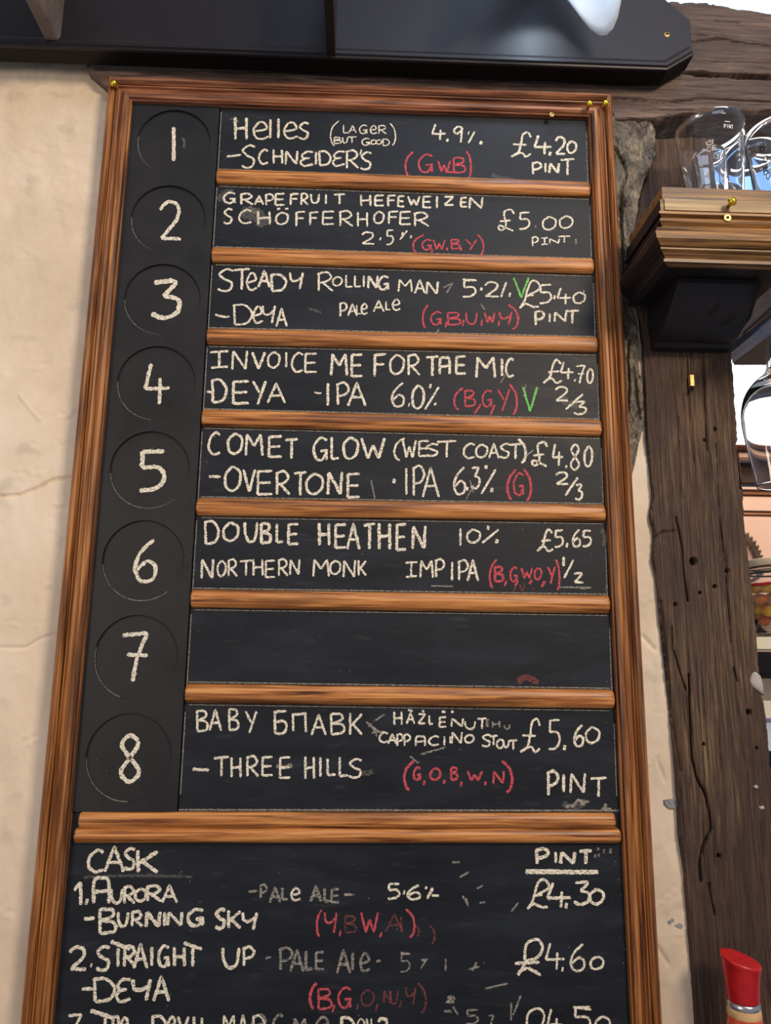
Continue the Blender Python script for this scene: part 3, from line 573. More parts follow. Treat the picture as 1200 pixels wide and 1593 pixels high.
# 6
write(m[5], 'w', 295, 795, 3.53, 4.8, 'D 80 56 160 184; O 182 62 270 164; U 302 62 375 168; B 394 68 444 178 5.4; L 476 70 516 176; E 540 72 598 184; H 708 66 770 188 5.4; E 798 74 860 204 5; A 866 68 934 210; T 956 70 1020 210 5.4; H 1036 66 1104 210 5.6; E 1136 72 1190 216 5')
write(m[5], 'w', 620, 795, 3.53, 4.4, 'N 78 82 148 208 5.4; 1 330 96 352 190 4; 0 374 100 450 174 4; . 486 88 500 98 4.6; / 460 102 550 176 4; . 532 158 550 174 4.6')
write(m[5], 'w', 620, 795, 3.53, 4, 'L5 762 98 850 220; 5 858 106 906 198; . 920 182 932 194 4.6; 6 955 102 1002 194; 5 1012 108 1060 194; I 902 252 914 304 5; / 910 268 962 368; z 965 342 1016 392')
write(m[5], 'w', 295, 795, 3.53, 3.8, 'N 66 264 130 370 4.4; O 152 272 200 358; R 210 268 262 358; T 276 272 345 354; H 346 264 404 354; E 416 272 470 366; R 486 266 540 356; N 552 266 604 350; M 680 266 765 360; O 770 272 830 346; N 846 270 910 364; K 926 270 970 354')
write(m[5], 'w', 620, 795, 3.53, 3.8, 'i 38 280 104 362; M 120 272 190 366; P 200 266 255 364; I 288 280 302 382; P 326 272 385 380; A 380 270 438 384 4.4')
write(m[5], 'r', 620, 795, 3.53, 3.8, '( 500 266 540 424; B 530 306 574 388 4.4; , 576 380 600 412; G 612 310 655 386; / 640 385 658 412; W 676 312 735 370; / 720 378 735 400; O 746 312 786 374; / 786 385 806 418 4.6; Y 822 306 860 400; ) 865 266 885 434', label='red chalk letters')
write(m[5], 'q', 620, 795, 3.53, 3.2, '/ 630 415 645 440; V 665 400 695 440; - 735 425 745 432')
write(m[5], 'e', 620, 795, 3.53, 3, '_ 885 414 1060 424; - 1000 418 1050 430; - 180 415 300 410')
# 8
write(m[7], 'w', 270, 1080, 3.53, 4, 'B 130 90 186 204; A 198 86 262 200; B 306 82 355 198; Y 396 94 456 212; b 556 92 622 216 4.4; p 650 106 732 208; A 758 114 838 224; B 866 106 936 220; K 966 102 1036 222; _ 105 404 196 424 5; T 222 344 305 450; H 314 346 372 456; R 400 342 466 450; E 486 344 545 448; E 582 346 642 462; H 720 342 775 464; I 802 346 812 452; L 842 352 892 448; L 908 344 960 454; S 962 356 1038 458')
write(m[7], 'w', 570, 1080, 3.53, 3.4, "H 150 94 198 168; A 222 100 265 162; - 230 95 255 82; Z 286 108 326 162; - 305 95 318 92; L 344 116 366 166; E 400 126 440 180; - 415 98 435 94; N 468 132 532 178; - 466 98 480 94; U 542 148 602 190; T 610 132 662 190; C 70 210 122 264; A 120 218 166 272; P 166 220 202 284; P 205 222 244 284; h 272 232 325 284; C 342 230 402 280; I 424 230 434 280; I 458 232 466 270; N 470 208 526 270; O 540 222 592 266; S 636 222 686 286; T 676 228 722 280; O 716 246 756 296; U 752 252 786 290; T 784 252 830 304")
write(m[7], 'f', 570, 1080, 3.53, 3, 'E 660 140 675 175; H 690 146 735 184; U 758 166 790 190; / 40 110 100 150; \\ 0 150 60 200; \\ 10 170 90 215; \\ 20 160 60 230; - 30 200 100 215; / 300 290 440 330; \\ 240 340 290 380')
write(m[7], 'w', 760, 1090, 5, 4.2, 'L4 0 0 1 1 .1' if False else '. 582 355 604 376 5.4; 6 664 188 744 352 4.2; O 754 206 866 328; P 455 550 546 736 5; I 574 570 598 710 4.8; N 640 564 752 718; T 795 598 920 748')
write(m[7], 'w', 760, 1090, 5, 3.8, 'L1 248 138 402 400; 5 470 150 560 378')
write(m[7], 'e', 760, 1090, 5, 5, 'm 650 770 760 830; ~ 690 762 785 790; - 880 850 960 835; , 905 800 915 850; - 660 830 600 810')
write(m[7], 'r', 570, 1080, 3.53, 4, '( 206 366 262 526 4.6; G 258 402 300 470; , 310 472 324 500; O 350 405 408 470; , 422 470 434 494; B 466 402 500 470; , 512 480 530 508; W 556 422 636 474; , 650 480 660 500; N 698 422 756 490; ) 745 366 802 540 4.6', label='red chalk letters')
# cask section
k = cask
write(k, 'w', 90, 1300, 3.636, 5, 'C 170 82 262 204; A 266 64 374 204; S 376 72 440 190; K 446 82 565 206 6')
write(k, 'w', 90, 1300, 3.636, 4.8, 'j 94 262 144 392 5.6; . 156 364 172 380 5; h 202 240 294 382 5.6; U 300 300 368 380; R 372 288 435 382; O 434 298 502 370; R 500 284 586 370; A 590 282 674 378; - 148 462 210 474 5.4; B 238 414 326 554 5; U 340 432 400 512; R 415 430 478 512; N 500 430 578 516 6; I 598 432 610 510; N 622 432 704 508; G 732 416 828 508 5.6; S 892 416 950 524 5.6; K 962 422 1034 522; y 1046 434 1126 532')
write(k, 'w', 90, 1450, 3.636, 5, '2 68 86 160 214 5.6; . 184 182 194 192 4; S 218 80 298 216; - 300 108 410 40 6; I 332 90 350 195; R 372 80 440 194; A 430 68 506 204; I 524 84 540 190; G 566 78 632 194; H 654 84 720 194; - 712 108 816 50 5; I 752 90 776 194; U 932 88 1030 200; P 1044 86 1114 190 4.4; - 136 318 200 322 5; D 198 262 322 396; Q 328 262 412 396; y 425 266 524 386 5.6; A 542 252 630 390 5.4')
write(k, 'w', 90, 1450, 3.636, 4.4, '7 60 466 135 580; - 185 500 312 428 6; I 258 480 278 590; h 312 480 346 570; e 355 486 402 570; D 530 474 612 580; e 622 484 668 570; V 680 478 740 570; I 765 478 778 570; L 812 484 850 570')
write(k, 'w', 90, 1450, 3.636, 3.2, 'M 935 470 1002 580; A 1022 468 1074 580; D 1102 472 1170 580')
write(k, 'f', 380, 1360, 3.636, 3.8, '- 25 94 75 99 4; P 88 60 130 135; A 145 75 205 160 4.4; L 212 76 248 145 4.4; e 264 80 320 148 4; A 375 68 436 155 5; L 452 78 492 156 4.6; E 492 84 538 160; - 565 112 625 120; - 565 112 600 118')
write(k, 'w', 380, 1360, 3.636, 3.8, '5 812 54 882 138; . 900 98 910 108; 6 920 62 1002 140; , 1022 70 1036 84; / 1036 76 1068 138 4.6; _ 1062 108 1102 132; e 265 82 318 146 2.8')
write(k, 'r', 380, 1360, 3.636, 3.4, '( 410 200 440 352; y 456 216 524 330; , 538 318 546 352 2.6; W 662 216 757 328; / 768 330 780 356; ) 915 196 964 358', label='red chalk letters')
write(k, 'q', 380, 1360, 3.636, 3, 'B 572 236 632 330; A 800 226 898 325; l 885 240 892 325; ) 970 290 990 350; ) 1050 290 1078 392', label='faint red chalk letters')
write(k, 'f', 380, 1460, 3.636, 4, '- 120 104 152 112; P 195 54 276 176; A 262 66 336 186 4.4; L 345 70 388 180 4.4; E 404 76 452 176; A 525 66 600 196 4.4; l 600 75 628 180 4.6; e 655 86 712 184; - 748 126 772 130; - 885 88 940 80; 5 885 86 940 188 2.4; - 1000 118 1040 124; / 1000 120 1030 170 2.4')
write(k, 'r', 380, 1460, 3.636, 3.6, '( 370 250 412 396 4.4; B 420 284 492 400; / 500 375 512 415 3; G 528 278 608 390', label='red chalk letters')
write(k, 'q', 380, 1460, 3.636, 3, ', 634 370 646 405; O 660 290 736 380; / 742 370 756 412; N 790 296 830 366; U 825 295 872 366; / 880 350 890 390; y 915 276 970 372; ) 980 250 1028 420 3.4', label='faint red chalk letters')
write(k, 'f', 380, 1460, 3.636, 4, 'e 40 436 130 540; C 162 430 222 540; M 280 452 352 540; e 405 446 482 540; I 690 450 700 540; 2 1150 330 1190 360; - 1130 410 1180 412')
write(k, 'w', 380, 1460, 3.636, 4.6, 'D 545 446 620 540; 2 758 452 812 540; O 640 452 680 520 2.4; N 690 452 720 540 2.4')
write(k, 'w', 680, 1300, 3.636, 4.8, 'P 555 76 636 160 5.6; I 660 92 684 154; N 700 92 780 158 5.8; T 806 84 876 160 5.8; _ 500 202 914 208 7; _ 502 192 700 198 3; L3 506 250 628 414 4.4; 4 624 266 758 406; . 724 386 740 402 5.4; 3 774 264 860 388; 0 862 302 944 386')
write(k, 'e', 680, 1300, 3.636, 3, '. 890 110 900 118; . 905 72 918 80; . 940 84 950 90; . 975 82 990 88 4; . 910 108 920 112')
write(k, 'f', 680, 1300, 3.636, 3, '/ 130 205 180 235; \\ 145 340 180 400; / 225 280 260 300; / 85 150 130 150; - 240 375 275 380; / 420 380 460 430; \\ 165 350 175 390')
write(k, 'w', 680, 1450, 3.636, 3.8, '4 615 62 722 212; . 706 206 716 214 4; 6 752 68 842 216; 0 866 138 942 210; L6 440 40 605 242 4.8')
write(k, 'w', 680, 1450, 3.636, 3.6, 'L6 450 432 616 640; 4 625 435 710 580; 5 772 424 872 560; - 770 442 874 420; 0 892 475 980 570')
write(k, 'f', 680, 1450, 3.636, 3, '5 165 440 236 520; 7 290 468 322 540; / 50 360 95 400; / 430 360 475 470; I 415 400 425 500; - 180 190 240 215; / 200 170 225 220; I 45 150 55 220; / 270 290 400 320; \\ 90 420 120 470')
# smudges and dust
def smear(parent, pts, w, col='s'):
    mb = MB(); ribbon(mb, cat_rom(pts), w, 0.0001); mb.build('chalk_smudge', M[col], parent)
smear(m[1], [(375, 330), (400, 335), (412, 352)], 26); smear(m[1], [(340, 312), (352, 300), (364, 298)], 12); smear(m[1], [(385, 325), (405, 330)], 14)
smear(m[0], [(358, 185), (366, 186), (372, 190)], 6); smear(m[0], [(765, 272), (780, 277), (800, 279)], 8)
smear(m[7], [(430, 1192), (442, 1193), (455, 1191)], 6, 'f'); smear(m[7], [(562, 1202), (572, 1203), (580, 1199)], 8); smear(m[7], [(875, 1250), (895, 1256), (912, 1246)], 9)
smear(NP, [(208, 942), (222, 941), (242, 940)], 10, 's'); smear(NP, [(256, 942), (262, 938), (266, 936)], 8, 's'); smear(m[2], [(480, 330+150), (500, 486)], 5)
smear(discs[0], [(284, 214), (287, 222), (286, 230)], 5); smear(cask, [(130, 1365), (200, 1362), (300, 1364)], 4)
smear(m[6], [(805, 1060), (820, 1054), (838, 1062)], 10, 'q'); smear(m[3], [(875, 620), (888, 628), (900, 632)], 14); smear(m[5], [(935, 824), (942, 832), (940, 850)], 8)
# dust along the panel edges
for i in range(8):
    mb = MB(); z0 = circ[i]+0.05; z1 = circ[i]-0.04
    def pxof(x, z):
        q = Vector((x-CAM[0], -CAM[1], z-CAM[2])); f_ = _rays(0, 0, 1); return (600+F*q.dot(ax)/q.dot(f_), 796.5-F*q.dot(ay)/q.dot(f_))
    ribbon(mb, [pxof(XB+0.0012, z0), pxof(XB+0.0012, z1)], 1.8, 0.0)
    ribbon(mb, [pxof(XR-0.002, z0-0.01), pxof(XR-0.003, z1)], 2.2, 0.0)
    if i < 7:
        a, c = P(*bars[i][0], 0), P(*bars[i][1], 0); ribbon(mb, [pxof(a.x+0.002, a.z+0.002), pxof(c.x-0.001, c.z+0.002)], 2.0, 0.0)
        if i < 7: ribbon(mb, [pxof(a.x+0.004, a.z-0.0235), pxof(c.x-0.002, c.z-0.0235)], 1.6, 0.0)
    mb.build('chalk_dust', M['e'], panels[i])
mb = MB(); ribbon(mb, [pxof(XB, ZR+0.001), pxof(XR-0.001, ZR+0.0015)], 2.6, 0.0); mb.build('chalk_dust', M['e'], panels[7])
random.seed(21)
for i in range(8):
    mb = MB(); a0 = random.uniform(2.9, 3.3); a1 = a0+random.uniform(1.4, 2.3)
    ribbon(mb, [pxof(CX+(CR-0.0005)*math.cos(a0+(a1-a0)*q/24), circ[i]+(CR-0.0005)*math.sin(a0+(a1-a0)*q/24)) for q in range(25)], 1.7, 0.0002); mb.build('chalk_dust', M['e'], discs[i])
mb = MB()
for _ in range(260):
    t = random.random(); zz = random.uniform(-0.7, 0.57); xx = random.choice([XB+abs(random.gauss(0, 0.008)), XR-abs(random.gauss(0, 0.006)), random.uniform(XL, XR), random.uniform(XL, XR)])
    if any(abs(zz-(P(930, b_[1][1], 0).z-0.011)) < 0.018 for b_ in bars) or abs(zz-ZR+0.02) < 0.03: continue
    r_ = random.uniform(0.0003, 0.0007); yy = -0.0003 if xx > XB or zz < ZR else -0.0027
    mb.add([(xx-r_, yy, zz-r_*0.6), (xx+r_*0.4, yy, zz-r_), (xx+r_, yy, zz+r_*0.5), (xx-r_*0.3, yy, zz+r_)], [(0, 1, 2, 3)])
o = mb.build('chalk_specks', M['f'], BD); o['kind'] = 'stuff'
# ================================================================ glass shelf on the right
YF = -0.118
zt = P(1035, 290, YF).z; xl = P(1031, 320, YF).x; XE = 0.72
zb = P(1035, 412, YF).z
SH = empty('glass_shelf', (xl+0.1, -0.01, zb), 'gilt brown moulded wooden shelf with black end, carrying upturned glasses', 'shelf')
SH['label'] = 'brown moulded wooden shelf with black end, carrying pint glasses beside the timber post'
zz = lambda py: P(1100, py-(1100-1035)*0.0+2.2, YF).z
b = MB(); b.box((xl+0.001, YF+0.001, zz(312)), (XE, -0.012, zt)); b.box((P(1126, 290, 0.0).x+0.006, -0.012, zz(312)), (XE, 0.09, zt)); b.build('shelf_board', M['bright_x'], SH)
prof = [(0.003, zz(313)), (0.0045, zz(314)), (0.0045, zz(331)), (0.003, zz(333)), (0.008, zz(334.5)), (0.008, zz(338)), (0.003, zz(340)), (0.007, zz(345)), (0.008, zz(350)), (0.004, zz(354)), (0.005, zz(358)),
        (0.010, zz(361)), (0.0155, zz(366)), (0.018, zz(374)), (0.0165, zz(382)), (0.010, zz(389)), (0.006, zz(391)), (0.010, zz(392)), (0.010, zz(394)), (0.0055, zz(397)), (0.002, zz(403)), (0.002, zz(405.5)), (0.005, zz(406)), (0.005, zz(410)), (-0.004, zz(412)), (-0.004, zz(313))]
def shelf_mould(name, m, k0, k1):
    path = [((xl, -0.012), (-1, 0)), ((xl, YF), (-1, -1)), ((XE, YF), (0, -1))]
    vs = []; fs = []; pr = prof
    for (x, y), (nx_, ny_) in path[k0:k1]:
        for o_, z in pr: vs.append((x+nx_*o_, y+ny_*o_, z))
    n = len(pr); r = k1-k0
    fs = [(i*n+j, i*n+(j+1) % n, (i+1)*n+(j+1) % n, (i+1)*n+j) for i in range(r-1) for j in range(n)]
    fs += [tuple(range(n)), tuple((r-1)*n+j for j in range(n-1, -1, -1))]
    return mk(name, vs, fs, m, SH)
shelf_mould('front_moulding', M['bright_x'], 1, 3); shelf_mould('end_moulding', M['black'], 0, 2)
a, c = P(1034, 314, YF), P(1034, 331, YF); b = MB(); b.box((xl, YF-0.0062, c.z), (XE, YF-0.004, a.z)); b.build('pale_fascia', M['pale_x'], SH)
b = MB(); b.box((xl+0.002, YF+0.002, zb+0.002), (XE-0.01, -0.014, zb+0.006)); b.build('underside_board', M['black'], SH)
c = P(1137, 317, YF-0.012); b = MB(); b.tube([(c.x, YF-0.006, c.z), (c.x, YF-0.018, c.z)], 0.0022); dome(b, (c.x, YF-0.016, c.z), 0.0052, 16, 0.9); b.build('brass_pin', M['brass'], SH, True)
c = P(1133, 338, YF-0.010); b = MB(); b.tube([(c.x, YF-0.007, c.z), (c.x, YF-0.0095, c.z)], 0.0042, 16); so = b.build('screw_head', M['screw'], SH)
b = MB(); b.tube([(c.x, YF-0.009, c.z), (c.x, YF-0.0100, c.z)], 0.0018, 8); b.build('screw_slot', M['hole'], so)
# corbel under the shelf
yb = 0.004
xa, xb_ = P(1012, 545, yb).x, P(1130, 541, yb).x; z0 = P(1070, 547, yb).z; z1 = zb+0.001
def corbel():
    vs = []; n = 28; yf = YF+0.030; b = MB()
    prof_ = []
    for i in range(n+1):
        t = i/n; y = yb-0.018+(yf-yb+0.018)*(t**1.15); z = z0+0.004+(z1-z0-0.006)*(1-math.cos(t*math.pi/2*0.95))**0.9*0.98
        prof_.append((y, z))
    pl = [(yb, z0)] + [(yb-0.012, z0)] + prof_ + [(yf, z1), (yb, z1)]
    b.prism([(xa, y, z) for y, z in pl], (xb_-xa, 0, 0)); o = b.build('corbel', M['black'], SH)
    return prof_
cpf = corbel()
def on_corbel(px, py):
    # first hit of the photo ray with the curved underside
    r = _rays((px-600)/F, (796.5-py)/F); best = None
    for (ya, za), (yb2, zb2) in zip(cpf, cpf[1:]):
        # param t so that point is on segment line in yz
        den = r.y*(zb2-za)-r.z*(yb2-ya)
        if abs(den) < 1e-9: continue
        t = ((ya-CAM[1])*(zb2-za)-(za-CAM[2])*(yb2-ya))/den; y = CAM[1]+r.y*t
        if min(ya, yb2)-1e-4 <= y <= max(ya, yb2)+1e-4: best = (Vector((CAM[0]+r.x*t, y, CAM[2]+r.z*t)), Vector((0, yb2-ya, zb2-za)).normalized()); break
    return best
for px, py, r1, r2, tl in ((1113, 481, 5, 11, 0.45), (1134, 498, 6.5, 11, 0.6), (1104, 528, 6, 4, 0)):
    h = on_corbel(px, py)
    if not h: continue
    c, tv = h; nrm = Vector((0, -tv.z, tv.y)); nrm = nrm if nrm.z < 0 else -nrm; sx = Vector((1, 0, 0)); k = 0.0007
    ring = [c+nrm*0.0008+(sx*math.cos(a*0.3927)*r1*k+(tv+sx*tl)*math.sin(a*0.3927)*r2*k*1.2) for a in range(16)]
    b = MB(); b.prism(ring, nrm*-0.004); b.build('hole_shade_disc' if tl else 'plugged_screw', M['hole'] if tl else M['black'], SH)  # dark discs laid on the curve paint the shade of the holes
# ---------------------------------------------------------------- glasses
def pint(name, c, r0, r1, h, wall=0.0016, base=0.009, bulge=0.0, label='', marks=True):
    prof_ = [(0.0005, 0.0), (r0*0.93, 0.0), (r0, 0.0025)]
    for i in range(1, 13):
        t = i/12; prof_.append((r0+(r1-r0)*t+bulge*math.sin(math.pi*min(1, t*1.0))**2, 0.0025+(h-0.0025)*t))
    top = prof_[-1]; prof_.append((top[0]-wall*0.5, h+0.0008)); 
    for i in range(12, 0, -1):
        t = i/12; prof_.append((r0+(r1-r0)*t+bulge*math.sin(math.pi*min(1, t*1.0))**2-wall, base+(h-base)*t))
    prof_ += [(r0*0.8, base-0.001), (0.0005, base-0.002)]
    t = empty(name, c, label, 'glass'); b = MB(); b.lathe(prof_, c, 56, closed=True); b.build('glass_body', M['glass'], t, True)
    if marks:
        # printed capacity marks: crown, CE-like letters and fill line on the outside of the glass
        b = MB(); R_ = lambda z: r0+(r1-r0)*(z/h)+bulge*math.sin(math.pi*min(1, z/h))**2+0.0003
        def pt(a, z): return (c[0]+R_(z)*math.cos(a), c[1]+R_(z)*math.sin(a), c[2]+z)
        def stroke(pts, w_=0.0007):
            vs = []; n = len(pts)
            for i, (a, z) in enumerate(pts):
                q = pts[min(i+1, n-1)]; p = pts[max(i-1, 0)]; da, dz = (q[0]-p[0])*r1, q[1]-p[1]; L_ = math.hypot(da, dz) or 1; na, nz = -dz/L_*w_/2, da/L_*w_/2
                vs += [pt(a+na/r1, z+nz), pt(a-na/r1, z-nz)]
            b.add(vs, [(2*i, 2*i+1, 2*i+3, 2*i+2) for i in range(n-1)])
        return t, b, stroke, h
    return t, None, None, h
white = mat('white_glass_print', (226, 226, 224), 0.6); texture(white, [(216, 216, 214), (234, 234, 232)], (300, 300, 300), 1, 2, 0, 0)
darkp = mat('dark_glass_print', (26, 26, 30), 0.6); texture(darkp, [(22, 22, 26), (34, 34, 40)], (300, 300, 300), 1, 2, 0, 0)
def glyph_on(stroke, ch, a0, z0_, w_, h_, lw=0.0007):
    for stk in G[ch].split('|'):
        sm = stk[0] == '~'; pts = [tuple(map(float, q.split(','))) for q in stk.lstrip('~').split()]
        if sm: pts = cat_rom(pts, 4)
        stroke([(a0+x*w_, z0_-y*h_) for x, y in pts], lw)
def crown(stroke, a0, z0_): stroke([(a0, z0_), (a0-0.02, z0_+0.005), (a0+0.04, z0_+0.003), (a0+0.08, z0_+0.006), (a0+0.12, z0_+0.003), (a0+0.18, z0_+0.005), (a0+0.16, z0_), (a0, z0_)], 0.0009)
yg = -0.060
rimc = P(1104, 203, yg)
gh = rimc.z-zt
fr = math.atan2(CAM[1]-yg, CAM[0]-rimc.x)
t, b, s_, h = pint('pint_glass', (rimc.x, yg, zt+0.0002), 0.032, 0.0425, gh, label='tall clear pint glass nearest the post on the moulded shelf')
crown(s_, fr-0.1, h*0.62); glyph_on(s_, 'C', fr-0.12, h*0.60, 0.12, 0.006); glyph_on(s_, 'E', fr+0.04, h*0.60, 0.12, 0.006); s_([(fr+0.45, h*0.84), (fr+0.62, h*0.84)], 0.0008)
for q, ch in enumerate('PINT'): glyph_on(s_, ch, fr+0.42+q*0.08, h*0.81, 0.06, 0.005)
for q in range(6): s_([(fr+0.95, h*(0.45+0.055*q)), (fr+0.99, h*(0.48+0.055*q))], 0.0016)
b.build('printed_marks', white, t)
rc2 = P(1214, 212, yg+0.002)
t, b, s_, h = pint('pint_glass', (rc2.x, yg+0.002, zt+0.0002), 0.032, 0.0425, gh, label='clear pint glass with black printed marks at the right edge of the photo')
fr2 = math.atan2(CAM[1]-yg, CAM[0]-rc2.x)
for q, (ch, zq) in enumerate((('B', 0.76), ('O', 0.62), ('B', 0.50), ('O', 0.44))): glyph_on(s_, ch, fr2-0.62+0.06*(q % 2), h*zq, 0.14, 0.009, 0.0014)
for q, ch in enumerate('CE'): glyph_on(s_, ch, fr2-0.25+q*0.16, h*(0.68), 0.12, 0.008, 0.0012)
b.build('printed_marks', darkp, t)
rc3 = P(1093, 243, -0.060)
t, b, s_, h = pint('small_glass', (rimc.x-0.003, yg, zt+0.0102), 0.015, 0.0205, rc3.z-zt-0.01, label='small clear glass standing inside the tall pint glass by the post')
glyph_on(s_, 'C', -math.pi/2-0.25, h*0.84, 0.14, 0.005); glyph_on(s_, '3', -math.pi/2-0.05, h*0.84, 0.12, 0.006); b.build('printed_marks', white, t)
rc4 = P(1170, 241, 0.035)
t, b, s_, h = pint('half_pint_glass', (rc4.x, 0.035, zt+0.0002), 0.027, 0.036, rc4.z-zt, label='small clear glass behind the gap between the two pint glasses', marks=False)
# ---------------------------------------------------------------- hanging rack and stem glass
HR = empty('hanging_glass_rack', (0.6, 0.1, zb-0.02), 'grey painted slatted rack for hanging stem glasses below the moulded shelf', 'rack')
rackm = texture(mat('grey_rack_paint', (104, 98, 100), 0.55), [(108, 101, 103), (138, 131, 133)], (24, 24, 24), 1, 6, 0.2, 0.2, 0.001)
bluem = texture(mat('blue_grey_rail_paint', (104, 122, 146), 0.5), [(100, 114, 134), (144, 162, 188)], (40, 40, 40), 1, 5, 0.3, 0.3, 0.001)
zr = P(1137, 537, 0.03).z
def slat(name, pts, z, th, m):
    b = MB(); b.prism([Vector((max(q.x, xb_+0.003), q.y, q.z)) for q in (PZ(a, c, z) for a, c in pts)], (0, 0, th)); return b.build(name, m, HR)
slat('rack_slat', [(1134, 538), (1152, 525), (1156, 521), (1215, 476), (1250, 452), (1250, 380), (1186, 446), (1164, 487)], zr, 0.014, rackm)
slat('rack_slat', [(1137, 549), (1140, 566), (1215, 508), (1290, 455), (1290, 425), (1215, 486)], zr-0.003, 0.012, bluem)
slat('rack_slat', [(1156, 521), (1170, 513), (1215, 478), (1213, 468)], zr-0.0015, 0.003, M['black'])
brownm = texture(mat('brown_soffit', (94, 78, 66), 0.7), [(80, 66, 56), (104, 88, 74)], (12, 12, 12), 1, 4, 0, 0.1)
b = MB(); b.prism([PZ(a, c, zr+0.02) for a, c in ((1142, 568), (1400, 568), (1400, 400), (1215, 505))], (0, 0, 0.012)); o = b.build('rack_backboard', brownm, HR)
# stem glass, hanging upside down
gx = P(1207, 650, 0.03); rimz = P(1207, 756, 0.03).z-gx.z
GX = empty('stem_glass', (gx.x, 0.03, gx.z), 'clear stem glass hanging upside down from the rack at the right edge', 'glass')
pr_ = [(0.0295, rimz), (0.031, rimz+0.01), (0.035, rimz*0.6), (0.040, rimz*0.22), (0.0415, 0.0), (0.0400, 0.018), (0.034, 0.036), (0.022, 0.052), (0.010, 0.062), (0.0055, 0.072), (0.0042, 0.10), (0.0042, 0.150), (0.010, 0.158), (0.034, 0.162), (0.034, 0.164), (0.0004, 0.165)]
inn = [(0.0004, 0.052), (0.012, 0.048), (0.022, 0.042), (0.032, 0.031), (0.0385, 0.015), (0.0400, -0.001), (0.0385, rimz*0.24), (0.0335, rimz*0.62), (0.0297, rimz+0.01), (0.0285, rimz)]
def smooth_prof(p, k=3): return cat_rom(p, k)
b = MB(); b.lathe(smooth_prof(pr_)+smooth_prof(inn), (gx.x, 0.03, gx.z), 56, closed=True); b.build('glass_bowl', M['glass'], GX, True)
# ---------------------------------------------------------------- red capped bottle
by = -0.045; bt = P(1157, 1556, by)
BT = empty('sauce_bottle', (bt.x, by, bt.z-0.17), 'bottle of red sauce with a slanted glossy red cap in front of the timber post', 'bottle')
redc = texture(mat('red_cap_plastic', (190, 24, 30), 0.3, spec=0.5), [(160, 18, 24), (182, 28, 32)], (90, 90, 90), 1, 4, 0, 0.05)
redg = texture(mat('red_sauce_glass', (186, 60, 40), 0.12, spec=0.6), [(160, 34, 26), (206, 92, 58)], (70, 70, 20), 1, 4, 0.4, 0.0)
tan = texture(mat('tan_label', (196, 160, 112), 0.7), [(180, 144, 98), (208, 174, 126)], (90, 90, 90), 1, 3, 0, 0)
b = MB(); n = 48; vs = []; ph = math.radians(152)
for j, (r, z, sl) in enumerate([(0.0005, 0.0, 0), (0.0155, 0.0, 0), (0.0160, 0.002, 0), (0.0170, 0.018, 0), (0.0195, 0.036, 0.9), (0.0203, 0.0385, 1), (0.0198, 0.0398, 1), (0.0185, 0.0400, 1), (0.010, 0.0392, 1), (0.0005, 0.0388, 1)]):
    for i in range(n):
        a = 2*math.pi*i/n; vs.append((bt.x+r*math.cos(a), by+r*math.sin(a), bt.z+z+sl*0.26*r*math.cos(a-ph)))
b.add(vs, [(j*n+i, j*n+(i+1) % n, (j+1)*n+(i+1) % n, (j+1)*n+i) for j in range(9) for i in range(n)]); b.build('cap', redc, BT, True)
c = (bt.x, by, bt.z)
b = MB(); b.lathe([(0.0160, -0.006), (0.0163, -0.005), (0.0163, -0.001), (0.0150, 0.0)], c, 40); b.build('neck_ring', M['steel'], BT, True)
b = MB(); b.lathe([(0.0168, -0.014), (0.0170, -0.0135), (0.0164, -0.0065), (0.0158, -0.006)], c, 40); b.build('neck_label', tan, BT, True)
b = MB(); b.lathe([(0.0005, -0.17), (0.030, -0.17), (0.032, -0.167), (0.032, -0.09), (0.029, -0.07), (0.0225, -0.045), (0.0185, -0.025), (0.0160, -0.008), (0.015, -0.002), (0.0005, -0.002)], c, 48, closed=True); b.build('bottle_body', redg, BT, True)
b = MB(); zc = bt.z-0.17; b.box((-0.9, -0.22, zc-0.04), (0.9, -0.024, zc-0.0002))
cw = texture(mat('dark_counter', (62, 44, 34), 0.5), [(50, 34, 26), (74, 54, 42)], (8, 60, 60), 1, 5, 0.3, 0.1)
o = b.build('bar_counter', cw); setp(o, 'dark wooden bar counter below the chalkboard', 'counter')
